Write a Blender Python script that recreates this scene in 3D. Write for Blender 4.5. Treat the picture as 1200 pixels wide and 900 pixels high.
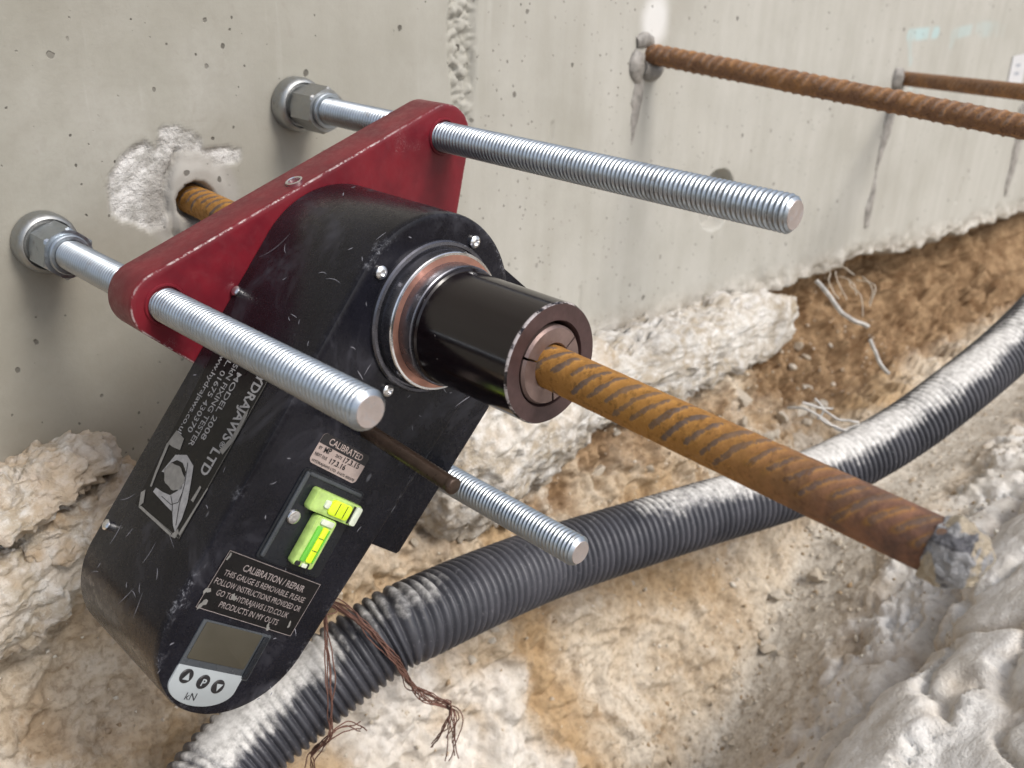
import bpy, math, random
import numpy as np
from mathutils import Matrix, Vector

random.seed(7)
for o in list(bpy.data.objects):
    bpy.data.objects.remove(o)
scene = bpy.context.scene
COL = scene.collection

# ------------------------------------------------------------------ camera
# world: wall face is the plane Y = 0, the camera stands on its -Y side, Z is up, metres
FPX = 1120.1
CAM = np.array([0.0, -0.8, 0.0])
_a, _b, _c = [math.radians(v) for v in (45.268, 23.568, 1.835)]
FW = np.array([math.sin(_a) * math.cos(_b), math.cos(_a) * math.cos(_b), -math.sin(_b)])
_r0 = np.array([math.cos(_a), -math.sin(_a), 0.0])
_u0 = np.cross(_r0, FW)
RT = math.cos(_c) * _r0 + math.sin(_c) * _u0
UP = -math.sin(_c) * _r0 + math.cos(_c) * _u0
cd = bpy.data.cameras.new('camera')
cd.sensor_width = 36.0
cd.lens = FPX / 1200.0 * 36.0
cd.clip_start = 0.01
cd.clip_end = 2000.0
cd.dof.use_dof = True
cd.dof.focus_distance = 0.66
cd.dof.aperture_fstop = 9.0
cam = bpy.data.objects.new('camera', cd)
COL.objects.link(cam)
cam.matrix_world = Matrix(((RT[0], UP[0], -FW[0], CAM[0]), (RT[1], UP[1], -FW[1], CAM[1]),
                           (RT[2], UP[2], -FW[2], CAM[2]), (0, 0, 0, 1)))
scene.camera = cam

# ------------------------------------------------------------------ light
SUN_EL = math.radians(48.0)
SUN_AZ = math.radians(172.0)          # compass-like: 0 = +Y, clockwise
world = bpy.data.worlds.new('World')
scene.world = world
world.use_nodes = True
wn = world.node_tree
wn.nodes.clear()
wo = wn.nodes.new('ShaderNodeOutputWorld')
wb = wn.nodes.new('ShaderNodeBackground')
ws = wn.nodes.new('ShaderNodeTexSky')
ws.sky_type = 'NISHITA'
ws.sun_disc = False
ws.sun_elevation = SUN_EL
ws.sun_rotation = SUN_AZ
ws.air_density = 1.0
ws.dust_density = 3.0
wh = wn.nodes.new('ShaderNodeHueSaturation')
wh.inputs['Saturation'].default_value = 0.62
wn.links.new(ws.outputs[0], wh.inputs['Color'])
wn.links.new(wh.outputs[0], wb.inputs[0])
wb.inputs[1].default_value = 0.12
wn.links.new(wb.outputs[0], wo.inputs[0])
sd = bpy.data.lights.new('sun', 'SUN')
sd.energy = 1.5
sd.angle = math.radians(20.0)
sd.color = (1.0, 0.955, 0.895)
sun = bpy.data.objects.new('sun', sd)
COL.objects.link(sun)
_sd = Vector((math.sin(SUN_AZ) * math.cos(SUN_EL), math.cos(SUN_AZ) * math.cos(SUN_EL), math.sin(SUN_EL)))
sun.rotation_euler = _sd.to_track_quat('Z', 'Y').to_euler()
sun.location = _sd * 10
scene.cycles.max_bounces = 6
scene.cycles.diffuse_bounces = 3
scene.cycles.glossy_bounces = 3
scene.cycles.transmission_bounces = 2
vs = scene.view_settings
vs.view_transform = 'Standard'
vs.look = 'None'
vs.exposure = 0.62
vs.gamma = 1.0
vs.use_curve_mapping = False

# ------------------------------------------------------------------ measuring helpers
def ray(u, v):
    return FW * FPX + RT * (u - 600.0) - UP * (v - 450.0)

def wall_pt(u, v, t=0.0):
    """world point at distance t in front of the wall, on the line of sight measured in the photograph"""
    d = ray(u, v)
    return CAM + ((-t) - CAM[1]) / d[1] * d

def deep_pt(u, v, depth):
    return CAM + ray(u, v) / FPX * depth

# ------------------------------------------------------------------ noise (numpy)
def _hash(ix, iy, iz, seed):
    with np.errstate(over='ignore'):
        h = (ix.astype(np.int64) * 374761393 + iy.astype(np.int64) * 668265263 + iz.astype(np.int64) * 2147483647 + seed * 974634721) & 0xFFFFFFFF
        h = ((h ^ (h >> 13)) * 1274126177) & 0xFFFFFFFF
        h = ((h ^ (h >> 16)) * 2246822519) & 0xFFFFFFFF
        h = h ^ (h >> 15)
    return (h & 0xFFFFFF) / float(0xFFFFFF)

def vnoise(p, seed=0):
    p = np.asarray(p, dtype=float)
    i = np.floor(p).astype(np.int64)
    f = p - i
    f = f * f * f * (f * (f * 6 - 15) + 10)
    x, y, z = i[..., 0], i[..., 1], i[..., 2]
    fx, fy, fz = f[..., 0], f[..., 1], f[..., 2]
    r = 0
    for dx in (0, 1):
        wx = fx if dx else 1 - fx
        for dy in (0, 1):
            wy = fy if dy else 1 - fy
            for dz in (0, 1):
                wz = fz if dz else 1 - fz
                r = r + wx * wy * wz * _hash(x + dx, y + dy, z + dz, seed)
    return r * 2 - 1

def fbm(p, scale, octs=4, seed=0, gain=0.5, ridged=False):
    p = np.asarray(p, dtype=float) * scale
    a, s, tot = 1.0, 0, 0
    for k in range(octs):
        n = vnoise(p, seed + k * 17)
        if ridged:
            n = 1 - 2 * np.abs(n)
        s = s + a * n
        tot += a
        a *= gain
        p = p * 2.03 + 11.3
    return s / tot

def cells(p, scale, seed=0):
    """distance to nearest feature point, to the border, and a random value per cell (Worley)"""
    p = np.asarray(p, dtype=float) * scale
    i = np.floor(p).astype(np.int64)
    d1 = np.full(p.shape[:-1], 9.0); d2 = d1.copy(); rid = np.zeros(p.shape[:-1])
    for dx in (-1, 0, 1):
        for dy in (-1, 0, 1):
            for dz in (-1, 0, 1):
                c = i + np.array([dx, dy, dz])
                q = np.stack([_hash(c[..., 0], c[..., 1], c[..., 2], seed + k) for k in (1, 2, 3)], -1)
                d = np.sqrt(((c + q - p) ** 2).sum(-1))
                m = d < d1
                d2 = np.where(m, d1, np.minimum(d2, d))
                rid = np.where(m, q[..., 0], rid)
                d1 = np.where(m, d, d1)
    return d1, d2 - d1, rid

def sstep(a, b, x):
    t = np.clip((x - a) / (b - a), 0, 1)
    return t * t * (3 - 2 * t)

def in_poly(px, pz, poly):
    r = np.zeros(px.shape, bool)
    n = len(poly)
    for k in range(n):
        x1, z1 = poly[k]; x2, z2 = poly[(k + 1) % n]
        c = ((z1 > pz) != (z2 > pz)) & (px < (x2 - x1) * (pz - z1) / ((z2 - z1) if z2 != z1 else 1e-9) + x1)
        r ^= c
    return r

def seg_dist(px, pz, pts):
    d = np.full(px.shape, 9.0)
    for (x1, z1), (x2, z2) in zip(pts[:-1], pts[1:]):
        ux, uz = x2 - x1, z2 - z1
        k = np.clip(((px - x1) * ux + (pz - z1) * uz) / (ux * ux + uz * uz + 1e-12), 0, 1)
        d = np.minimum(d, np.hypot(px - x1 - k * ux, pz - z1 - k * uz))
    return d

# ------------------------------------------------------------------ mesh helpers
def mesh_obj(name, V, F, mat, parent=None, smooth=True, attrs=None, sharp=None):
    me = bpy.data.meshes.new(name)
    V = np.asarray(V, dtype=np.float32).reshape(-1, 3)
    if isinstance(F, np.ndarray):
        k = F.shape[1]
        me.vertices.add(len(V)); me.vertices.foreach_set('co', V.ravel())
        me.loops.add(F.size); me.loops.foreach_set('vertex_index', F.astype(np.int32).ravel())
        me.polygons.add(len(F))
        me.polygons.foreach_set('loop_start', np.arange(0, F.size, k, dtype=np.int32))
        me.polygons.foreach_set('loop_total', np.full(len(F), k, dtype=np.int32))
        me.update(calc_edges=True)
    else:
        me.from_pydata([tuple(map(float, v)) for v in V], [], F)
        me.update()
    me.validate()
    if smooth:
        me.polygons.foreach_set('use_smooth', np.ones(len(me.polygons), dtype=bool))
        if sharp:
            me.set_sharp_from_angle(angle=math.radians(sharp))
    for an, av in (attrs or {}).items():
        at = me.attributes.new(an, 'FLOAT', 'POINT')
        at.data.foreach_set('value', np.asarray(av, dtype=np.float32).ravel())
    if mat:
        me.materials.append(mat)
    o = bpy.data.objects.new(name, me)
    COL.objects.link(o)
    if parent:
        o.parent = parent
    return o

def grid_faces(n, m, wrap=False):
    """faces of an n x m vertex grid (row-major); wrap closes the m direction"""
    i = np.arange(n - 1)[:, None]
    j = np.arange(m if wrap else m - 1)[None, :]
    j2 = (j + 1) % m
    a = i * m + j; b = i * m + j2; c = (i + 1) * m + j2; d = (i + 1) * m + j
    return np.stack([a, b, c, d], -1).reshape(-1, 4)

def joinm(parts):
    V, F, n = [], [], 0
    for v, f in parts:
        V.append(np.asarray(v, dtype=float).reshape(-1, 3))
        F += [tuple(int(x) + n for x in q) for q in f]
        n += len(V[-1])
    return np.concatenate(V), F

def frame_of(d):
    d = np.asarray(d, float) / np.linalg.norm(d)
    h = np.array([0, 0, 1.0]) if abs(d[2]) < 0.9 else np.array([1.0, 0, 0])
    x = np.cross(h, d); x /= np.linalg.norm(x)
    return x, np.cross(d, x), d

def lathe(profile, A, d, n=64, cap0=True, cap1=True):
    """profile: list of (radius, distance along d from A)"""
    x, y, z = frame_of(d)
    th = np.linspace(0, 2 * math.pi, n, endpoint=False)
    V = []
    for r, h in profile:
        V.append(A + z * h + r * (np.cos(th)[:, None] * x + np.sin(th)[:, None] * y))
    F = [tuple(q) for q in grid_faces(len(profile), n, True)]
    V = np.concatenate(V)
    if cap0: F.append(tuple(range(n - 1, -1, -1)))
    if cap1: F.append(tuple((len(profile) - 1) * n + k for k in range(n)))
    return V, F

def sweep(path, rad, n=10, caps=True, taper=None):
    path = np.asarray(path, float)
    T = np.gradient(path, axis=0); T /= np.linalg.norm(T, axis=1)[:, None] + 1e-12
    x, y, _ = frame_of(T[0])
    V = []
    th = np.linspace(0, 2 * math.pi, n, endpoint=False)
    rad = np.broadcast_to(np.asarray(rad, float), (len(path),))
    for k in range(len(path)):
        x = x - T[k] * (x @ T[k]); x /= np.linalg.norm(x)
        y = np.cross(T[k], x)
        V.append(path[k] + rad[k] * (np.cos(th)[:, None] * x + np.sin(th)[:, None] * y))
    F = [tuple(q) for q in grid_faces(len(path), n, True)]
    if caps:
        F.append(tuple(range(n - 1, -1, -1))); F.append(tuple((len(path) - 1) * n + k for k in range(n)))
    return np.concatenate(V), F

def spline(pts, n):
    """Catmull-Rom through pts, evenly resampled to n points"""
    P = np.asarray(pts, float)
    P = np.vstack([2 * P[0] - P[1], P, 2 * P[-1] - P[-2]])
    out = []
    for k in range(1, len(P) - 2):
        t = np.linspace(0, 1, 60, endpoint=False)[:, None]
        a, b, c, d = P[k - 1], P[k], P[k + 1], P[k + 2]
        out.append(0.5 * (2 * b + (c - a) * t + (2 * a - 5 * b + 4 * c - d) * t ** 2 + (3 * b - a - 3 * c + d) * t ** 3))
    out.append(P[-2][None])
    Q = np.concatenate(out)
    s = np.concatenate([[0], np.cumsum(np.linalg.norm(np.diff(Q, axis=0), axis=1))])
    u = np.linspace(0, s[-1], n)
    return np.stack([np.interp(u, s, Q[:, k]) for k in range(Q.shape[1])], -1)

def empty(name, loc=(0, 0, 0), M=None):
    o = bpy.data.objects.new(name, None)
    o.empty_display_size = 0.05
    COL.objects.link(o)
    if M is not None: o.matrix_world = M
    else: o.location = loc
    return o

def tag(o, label=None, cat=None, group=None, kind=None):
    if label: o['label'] = label
    if cat: o['category'] = cat
    if group: o['group'] = group
    if kind: o['kind'] = kind
    return o

# ------------------------------------------------------------------ node helper
class G:
    def __init__(s, name):
        s.m = bpy.data.materials.new(name); s.m.use_nodes = True
        s.t = s.m.node_tree; s.t.nodes.clear()
        s.out = s.t.nodes.new('ShaderNodeOutputMaterial')
        s.b = s.t.nodes.new('ShaderNodeBsdfPrincipled')
        s.t.links.new(s.b.outputs[0], s.out.inputs[0])
        s.tc = s.t.nodes.new('ShaderNodeTexCoord')
        s.obj = s.tc.outputs['Object']
    def put(s, sock, v):
        if v is None: return
        if hasattr(v, 'is_output') or isinstance(v, bpy.types.NodeSocket): s.t.links.new(v, sock)
        else:
            if isinstance(v, (tuple, list)) and len(v) == 3 and sock.type == 'RGBA': v = (*v, 1)
            sock.default_value = v
    def set(s, **k):
        for n, v in k.items(): s.put(s.b.inputs[n.replace('_', ' ')], v)
        return s
    def map(s, scale=(1, 1, 1), vec=None, rot=(0, 0, 0), loc=(0, 0, 0)):
        n = s.t.nodes.new('ShaderNodeMapping'); n.inputs['Scale'].default_value = scale
        n.inputs['Rotation'].default_value = rot; n.inputs['Location'].default_value = loc
        s.t.links.new(vec or s.obj, n.inputs[0]); return n.outputs[0]
    def noise(s, scale, detail=4, rough=0.55, vec=None, dist=0.0, col=False):
        n = s.t.nodes.new('ShaderNodeTexNoise'); n.inputs['Scale'].default_value = scale
        n.inputs['Detail'].default_value = min(detail, 4.0); n.inputs['Roughness'].default_value = rough
        n.inputs['Distortion'].default_value = dist
        s.t.links.new(vec or s.obj, n.inputs['Vector']); return n.outputs['Color' if col else 'Fac']
    def vor(s, scale, feature='F1', vec=None, out='Distance', rnd=1.0):
        n = s.t.nodes.new('ShaderNodeTexVoronoi'); n.feature = feature; n.inputs['Scale'].default_value = scale
        n.inputs['Randomness'].default_value = rnd
        s.t.links.new(vec or s.obj, n.inputs['Vector']); return n.outputs[out]
    def math(s, op, a, b=None, c=None, clamp=False):
        n = s.t.nodes.new('ShaderNodeMath'); n.operation = op; n.use_clamp = clamp
        for k, v in enumerate((a, b, c)):
            if v is not None: s.put(n.inputs[k], v)
        return n.outputs[0]
    def step(s, v, lo, hi, a=0.0, b=1.0):
        n = s.t.nodes.new('ShaderNodeMapRange'); n.interpolation_type = 'SMOOTHSTEP'
        s.put(n.inputs[0], v)
        for k, x in zip((1, 2, 3, 4), (lo, hi, a, b)): s.put(n.inputs[k], x)
        return n.outputs[0]
    def mix(s, f, a, b, mode='MIX'):
        n = s.t.nodes.new('ShaderNodeMix'); n.data_type = 'RGBA'; n.blend_type = mode
        s.put(n.inputs[0], f); s.put(n.inputs[6], a); s.put(n.inputs[7], b); return n.outputs[2]
    def attr(s, name):
        n = s.t.nodes.new('ShaderNodeAttribute'); n.attribute_name = name; return n.outputs['Fac']
    def normal_z(s):
        n = s.t.nodes.new('ShaderNodeNewGeometry'); q = s.t.nodes.new('ShaderNodeSeparateXYZ')
        s.t.links.new(n.outputs['Normal'], q.inputs[0]); return q.outputs[2]
    def xyz(s, k, vec=None):
        q = s.t.nodes.new('ShaderNodeSeparateXYZ'); s.t.links.new(vec or s.obj, q.inputs[0]); return q.outputs[k]
    def bump(s, h, strength=0.5, dist=0.002, prev=None):
        n = s.t.nodes.new('ShaderNodeBump'); n.inputs['Strength'].default_value = strength
        n.inputs['Distance'].default_value = dist; s.put(n.inputs['Height'], h)
        if prev is not None: s.t.links.new(prev, n.inputs['Normal'])
        s.t.links.new(n.outputs[0], s.b.inputs['Normal']); return n.outputs[0]
    def edge(s, radius=0.0015, samples=6):
        """1 near sharp edges (worn), 0 on flats"""
        bv = s.t.nodes.new('ShaderNodeBevel'); bv.samples = samples; bv.inputs['Radius'].default_value = radius
        ge = s.t.nodes.new('ShaderNodeNewGeometry')
        d = s.t.nodes.new('ShaderNodeVectorMath'); d.operation = 'DOT_PRODUCT'
        s.t.links.new(bv.outputs[0], d.inputs[0]); s.t.links.new(ge.outputs['True Normal'], d.inputs[1])
        return s.math('SUBTRACT', 1.0, d.outputs['Value'])

MAT = {}
def plain(name, col, rough=0.5, metal=0.0, var=0.15, scale=90, bump=0.0, **k):
    g = G(name)
    n = g.noise(scale, 4)
    c2 = tuple(min(1, x * (1 + var * 2)) for x in col); c1 = tuple(x * (1 - var * 2) for x in col)
    g.set(Base_Color=g.mix(n, c1, c2), Roughness=g.step(g.noise(scale * 1.7, 3), 0.3, 0.7, rough - 0.08, rough + 0.1), Metallic=metal)
    if bump: g.bump(g.noise(scale * 4, 3), bump, 0.001)
    for kk, v in k.items(): g.set(**{kk: v})
    MAT[name] = g.m
    return g.m

# concrete of the wall
g = G('concrete')
n1 = g.noise(3.0, 5, 0.6); n2 = g.noise(14.0, 5, 0.6); n3 = g.noise(110.0, 4, 0.7)
st = g.noise(1.0, 5, 0.6, g.map((16, 1, 1.3)))
st2 = g.noise(1.0, 4, 0.6, g.map((60, 1, 3.0)))
c = g.mix(g.step(n1, 0.3, 0.7), (0.262, 0.253, 0.210), (0.350, 0.343, 0.300))
c = g.mix(g.step(n2, 0.35, 0.75, 0.0, 0.55), c, (0.43, 0.42, 0.385))
c = g.mix(g.step(st, 0.5, 0.75, 0, 0.25), c, (0.46, 0.45, 0.41))
c = g.mix(g.step(st2, 0.62, 0.78, 0, 0.28), c, (0.57, 0.56, 0.53))
c = g.mix(g.step(n3, 0.35, 0.7, 0.0, 0.25), c, (0.22, 0.205, 0.175))
c = g.mix(g.step(g.noise(1.6, 6, 0.65, dist=0.7), 0.42, 0.64, 0, 0.65), c, (0.255, 0.242, 0.202))
c = g.mix(g.step(g.noise(38, 5, 0.7, dist=0.6), 0.6, 0.72, 0, 0.35), c, (0.24, 0.22, 0.185))
x_ = g.xyz(0)
c = g.mix(g.math('MULTIPLY', g.step(x_, -1.80, -1.0, 0.0, 0.8), g.step(g.noise(6, 5), 0.15, 0.75, 0.55, 1.0)), c, g.mix(g.step(g.noise(1.0, 4, 0.6, g.map((34, 1, 4.0))), 0.3, 0.7), (0.425, 0.412, 0.372), (0.475, 0.463, 0.425)))
c = g.mix(g.attr('dirt_shade'), c, (0.225, 0.188, 0.140))  # brown tone: dirt together with shade painted into the colour
sp = g.attr('spall')
c = g.mix(sp, c, g.mix(g.step(g.noise(70, 5, 0.65), 0.35, 0.68), (0.36, 0.35, 0.325), (0.66, 0.65, 0.63)))
c = g.mix(g.attr('chalk'), c, g.mix(g.step(g.noise(35, 5, 0.65), 0.35, 0.65), (0.35, 0.31, 0.255), (0.56, 0.53, 0.48)))
c = g.mix(g.attr('resin'), c, g.mix(g.noise(60, 4), (0.27, 0.255, 0.23), (0.40, 0.385, 0.36)))
c = g.mix(g.attr('lime'), c, (0.80, 0.80, 0.80))
c = g.mix(g.math('MULTIPLY', g.attr('cyan'), g.step(g.noise(30, 4, 0.6, g.map((1, 1, 0.3))), 0.36, 0.6)), c, (0.38, 0.56, 0.58))
# air bubbles in the concrete face
wq = g.t.nodes.new('ShaderNodeMix'); wq.data_type = 'VECTOR'; wq.inputs[0].default_value = 0.006
g.t.links.new(g.obj, wq.inputs[4]); g.t.links.new(g.noise(90, 2, 0.5, col=True), wq.inputs[5])
wv = g.map((1, 1, 0.85), wq.outputs[1])
v1 = g.vor(62, 'F1', wv); v1c = g.vor(62, 'F1', wv, 'Color')
r1 = g.math('MULTIPLY', g.math('POWER', g.step(g.xyz(0, v1c), 0.35, 1.0), 3.2), 0.20)
pit1 = g.step(g.math('SUBTRACT', v1, r1), -0.05, 0.0, 1.0, 0.0)
pit1 = g.math('MULTIPLY', pit1, g.step(r1, 0.004, 0.02))
v2 = g.vor(170, 'F1', wv); v2c = g.vor(170, 'F1', wv, 'Color')
r2 = g.math('MULTIPLY', g.step(g.xyz(1, v2c), 0.66, 1.0), 0.23)
pit2 = g.math('MULTIPLY', g.step(g.math('SUBTRACT', v2, r2), -0.07, 0.0, 1.0, 0.0), g.step(r2, 0.006, 0.03))
pit = g.math('MULTIPLY', g.math('MAXIMUM', g.math('MULTIPLY', pit1, g.step(g.noise(4, 3), 0.36, 0.58)), g.math('MULTIPLY', pit2, g.step(g.noise(6, 3), 0.36, 0.56))), g.math('SUBTRACT', 1.0, g.math('MAXIMUM', sp, g.attr('chalk'))))
c = g.mix(g.math('MULTIPLY', pit, 0.85), c, (0.085, 0.078, 0.065))
g.set(Base_Color=c, Roughness=0.86, Specular_IOR_Level=0.3)
h = g.math('SUBTRACT', g.math('MULTIPLY', n3, 0.25), g.math('MULTIPLY', pit, 1.3))
bn = g.bump(h, 0.6, 0.0018)
g.bump(g.math('MULTIPLY', g.noise(160, 5, 0.7), g.math('ADD', g.math('MAXIMUM', sp, g.attr('chalk')), 0.06)), 0.9, 0.004, bn)
MAT['concrete'] = g.m

# rough overspill concrete
g = G('overspill')
n1 = g.noise(18, 5, 0.65); n2 = g.noise(75, 5, 0.7)
c = g.mix(g.step(n1, 0.3, 0.68), (0.36, 0.30, 0.22), (0.58, 0.555, 0.51))
c = g.mix(g.step(n2, 0.42, 0.7, 0, 0.7), c, (0.74, 0.73, 0.71))
c = g.mix(g.step(g.noise(240, 3, 0.7), 0.56, 0.7, 0, 0.5), c, (0.30, 0.27, 0.23))
c = g.mix(g.math('MULTIPLY', g.attr('stain'), g.step(g.noise(30, 5), 0.3, 0.6)), c, (0.42, 0.30, 0.18))
g.set(Base_Color=c, Roughness=0.92, Specular_IOR_Level=0.2)
b0 = g.bump(n2, 0.7, 0.006); g.bump(g.noise(330, 4, 0.7), 0.6, 0.0015, b0)
MAT['overspill'] = g.m

# soil of the trench
g = G('soil')
n1 = g.noise(5, 5, 0.6, dist=0.8); n2 = g.noise(26, 6, 0.65, dist=0.4); n3 = g.noise(120, 5, 0.7)
c = g.mix(g.step(n1, 0.34, 0.62), (0.40, 0.29, 0.18), (0.575, 0.49, 0.38))
c = g.mix(g.step(g.noise(11, 5, 0.6, dist=0.5), 0.48, 0.66, 0, 0.8), c, (0.65, 0.59, 0.50))
c = g.mix(g.step(n2, 0.5, 0.75, 0, 0.4), c, (0.69, 0.64, 0.56))
c = g.mix(g.step(g.noise(40, 5, 0.7), 0.60, 0.76, 0, 0.45), c, (0.27, 0.17, 0.09))
c = g.mix(g.attr('ochre'), c, g.mix(n2, (0.37, 0.23, 0.105), (0.54, 0.40, 0.24)))
c = g.mix(g.attr('brown'), c, g.mix(g.step(n2, 0.3, 0.7), (0.15, 0.085, 0.042), (0.38, 0.26, 0.15)))
c = g.mix(g.attr('grey'), c, g.mix(g.step(n2, 0.3, 0.7), (0.49, 0.44, 0.37), (0.65, 0.61, 0.54)))
c = g.mix(g.attr('white'), c, g.mix(g.step(g.noise(14, 6, 0.65), 0.32, 0.68), (0.60, 0.565, 0.51), (0.80, 0.785, 0.755)))
c = g.mix(g.math('MULTIPLY', g.step(n3, 0.33, 0.56, 0.42, 0.0), g.math('SUBTRACT', 1.0, g.math('MULTIPLY', g.attr('white'), 0.7))), c, (0.17, 0.115, 0.065))
g.set(Base_Color=c, Roughness=0.95, Specular_IOR_Level=0.15)
b0 = g.bump(n2, 0.4, 0.010); b0 = g.bump(n3, 0.6, 0.004, b0); g.bump(g.noise(420, 3, 0.7), 0.5, 0.001, b0)
MAT['soil'] = g.m

g = G('ground_soil')
n1 = g.noise(0.8, 6, 0.6); n2 = g.noise(9, 6, 0.65)
g.set(Base_Color=g.mix(g.step(n1, 0.35, 0.65), (0.20, 0.155, 0.105), g.mix(n2, (0.22, 0.18, 0.13), (0.34, 0.30, 0.25))), Roughness=0.95, Specular_IOR_Level=0.15)
g.bump(n2, 0.8, 0.05)
MAT['ground_soil'] = g.m

g = G('stone')
oi = g.t.nodes.new('ShaderNodeObjectInfo')
n2 = g.noise(55, 5, 0.65)
c = g.mix(g.step(n2, 0.35, 0.7), (0.52, 0.45, 0.35), (0.76, 0.72, 0.65))
c = g.mix(g.math('MULTIPLY', oi.outputs['Random'], 0.6), c, (0.46, 0.38, 0.28))
g.set(Base_Color=c, Roughness=0.93, Specular_IOR_Level=0.2)
g.bump(g.noise(200, 5, 0.7), 0.7, 0.002)
MAT['stone'] = g.m

g = G('crumb')
c = g.mix(g.attr('tone'), (0.34, 0.245, 0.15), (0.70, 0.655, 0.575))
g.set(Base_Color=c, Roughness=0.95, Specular_IOR_Level=0.15)
MAT['crumb'] = g.m

# zinc plated steel (threaded legs, feet, nuts)
def zinc(name, base, rough, dirt_shade):  # last argument is plain grime on the metal
    g = G(name)
    n = g.noise(45, 4, 0.6); n2 = g.noise(260, 3, 0.6)
    c = g.mix(g.step(n, 0.35, 0.7), base, tuple(x * 0.86 for x in base))
    c = g.mix(g.step(n2, 0.5, 0.75, 0, 0.3), c, (0.36, 0.43, 0.50))
    d = g.step(g.noise(90, 5, 0.7), 0.58, 0.72, 0, dirt_shade)
    c = g.mix(d, c, (0.16, 0.14, 0.12))
    g.set(Base_Color=c, Metallic=g.math('SUBTRACT', 0.96, g.math('MULTIPLY', d, 0.6)), Roughness=g.math('ADD', g.step(n2, 0.3, 0.7, rough - 0.07, rough + 0.09), g.math('MULTIPLY', d, 0.3)))
    g.bump(n2, 0.06, 0.0005)
    MAT[name] = g.m
zinc('zinc', (0.405, 0.445, 0.485), 0.35, 0.45)
zinc('steel', (0.37, 0.375, 0.37), 0.44, 0.45)
zinc('cut_steel', (0.62, 0.55, 0.53), 0.46, 0.35)

# painted / anodised red plate
g = G('red_paint')
n = g.noise(40, 4); n2 = g.noise(170, 4, 0.7)
e = g.attr('wear')
wear = g.math('MULTIPLY', g.math('MULTIPLY', g.step(e, 0.86, 0.99), g.step(g.noise(140, 5, 0.8), 0.42, 0.62, 0, 0.8)), g.step(g.noise(16, 3), 0.36, 0.6, 0.25, 1.0))
fl = g.vor(150, 'DISTANCE_TO_EDGE', g.map((1, 1, 1), g.noise(9, 2, 0.5, col=True)))
scr = g.math('MULTIPLY', g.step(fl, 0.0, 0.02, 1.0, 0.0), g.step(g.noise(28, 3), 0.60, 0.70, 0, 0.35))
wear = g.math('MAXIMUM', wear, scr)
c = g.mix(g.step(n, 0.3, 0.7), (0.115, 0.008, 0.015), (0.165, 0.011, 0.019))
c = g.mix(g.step(n2, 0.55, 0.78, 0, 0.15), c, (0.20, 0.05, 0.055))
c = g.mix(wear, c, (0.70, 0.64, 0.63))
g.set(Base_Color=c, Metallic=g.math('MULTIPLY', wear, 0.6), Roughness=g.step(n2, 0.3, 0.7, 0.32, 0.48), Specular_IOR_Level=0.38)
g.bump(n2, 0.12, 0.0006)
MAT['red_paint'] = g.m

# black painted casting, scuffed
g = G('black_paint')
n = g.noise(30, 4); n2 = g.noise(210, 4, 0.7)
e = g.attr('wear')
lowf = g.step(g.noise(15, 4, 0.6), 0.48, 0.64)
wear = g.math('MULTIPLY', g.math('MULTIPLY', g.step(e, 0.6, 0.97), g.step(g.noise(260, 5, 0.85), 0.52, 0.66, 0, 0.6)), g.math('ADD', 0.05, lowf))
wv = g.map((1, 1, 1))
dn = g.t.nodes.new('ShaderNodeMix'); dn.data_type = 'VECTOR'; dn.inputs[0].default_value = 0.06
g.t.links.new(g.obj, dn.inputs[4]); g.t.links.new(g.noise(14, 3, 0.5, col=True), dn.inputs[5])
scr = g.math('MULTIPLY', g.math('MULTIPLY', g.step(e, 0.02, 0.9), g.step(g.noise(200, 6, 0.85, g.map((1, 0.5, 0.5))), 0.55, 0.70, 0, 0.5)), lowf)
scr2 = g.step(g.noise(60, 6, 0.85), 0.72, 0.80, 0, 0.22)
fk = g.vor(110, 'F1', g.map((1, 0.45, 1), None, (0.3, 0.5, 0.7)))
fkc = g.vor(110, 'F1', g.map((1, 0.45, 1), None, (0.3, 0.5, 0.7)), 'Color')
fleck = g.math('MULTIPLY', g.step(fk, 0.10, 0.2, 1.0, 0.0), g.step(g.xyz(0, fkc), 0.95, 0.97, 0, 0.45))
chalk = g.step(g.noise(17, 6, 0.75, dist=0.8), 0.50, 0.78, 0, 0.42)
wear = g.math('MAXIMUM', g.math('MAXIMUM', wear, scr), g.math('MAXIMUM', scr2, fleck))
c = g.mix(g.step(n, 0.3, 0.7), (0.005, 0.005, 0.008), (0.010, 0.010, 0.015))
c = g.mix(chalk, c, (0.10, 0.10, 0.12))
c = g.mix(g.math('MULTIPLY', wear, 0.75), c, (0.46, 0.47, 0.52))
g.set(Base_Color=c, Roughness=g.math('ADD', g.step(n2, 0.3, 0.7, 0.20, 0.33), g.math('MULTIPLY', chalk, 0.8)), Specular_IOR_Level=0.24)
g.bump(n2, 0.14, 0.0006)
MAT['black_paint'] = g.m

g = G('black_gloss')
n2 = g.noise(190, 4, 0.7)
e = g.attr('wear')
wear = g.math('MULTIPLY', g.step(e, 0.5, 0.95), g.step(g.noise(110, 5, 0.7), 0.40, 0.56))
sp = g.step(g.noise(320, 2), 0.74, 0.78, 0, 0.4)
c = g.mix(g.math('MAXIMUM', wear, sp), (0.006, 0.003, 0.004), (0.42, 0.38, 0.38))
g.set(Base_Color=c, Roughness=g.step(n2, 0.3, 0.7, 0.11, 0.2), Specular_IOR_Level=0.55)
MAT['black_gloss'] = g.m

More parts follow.
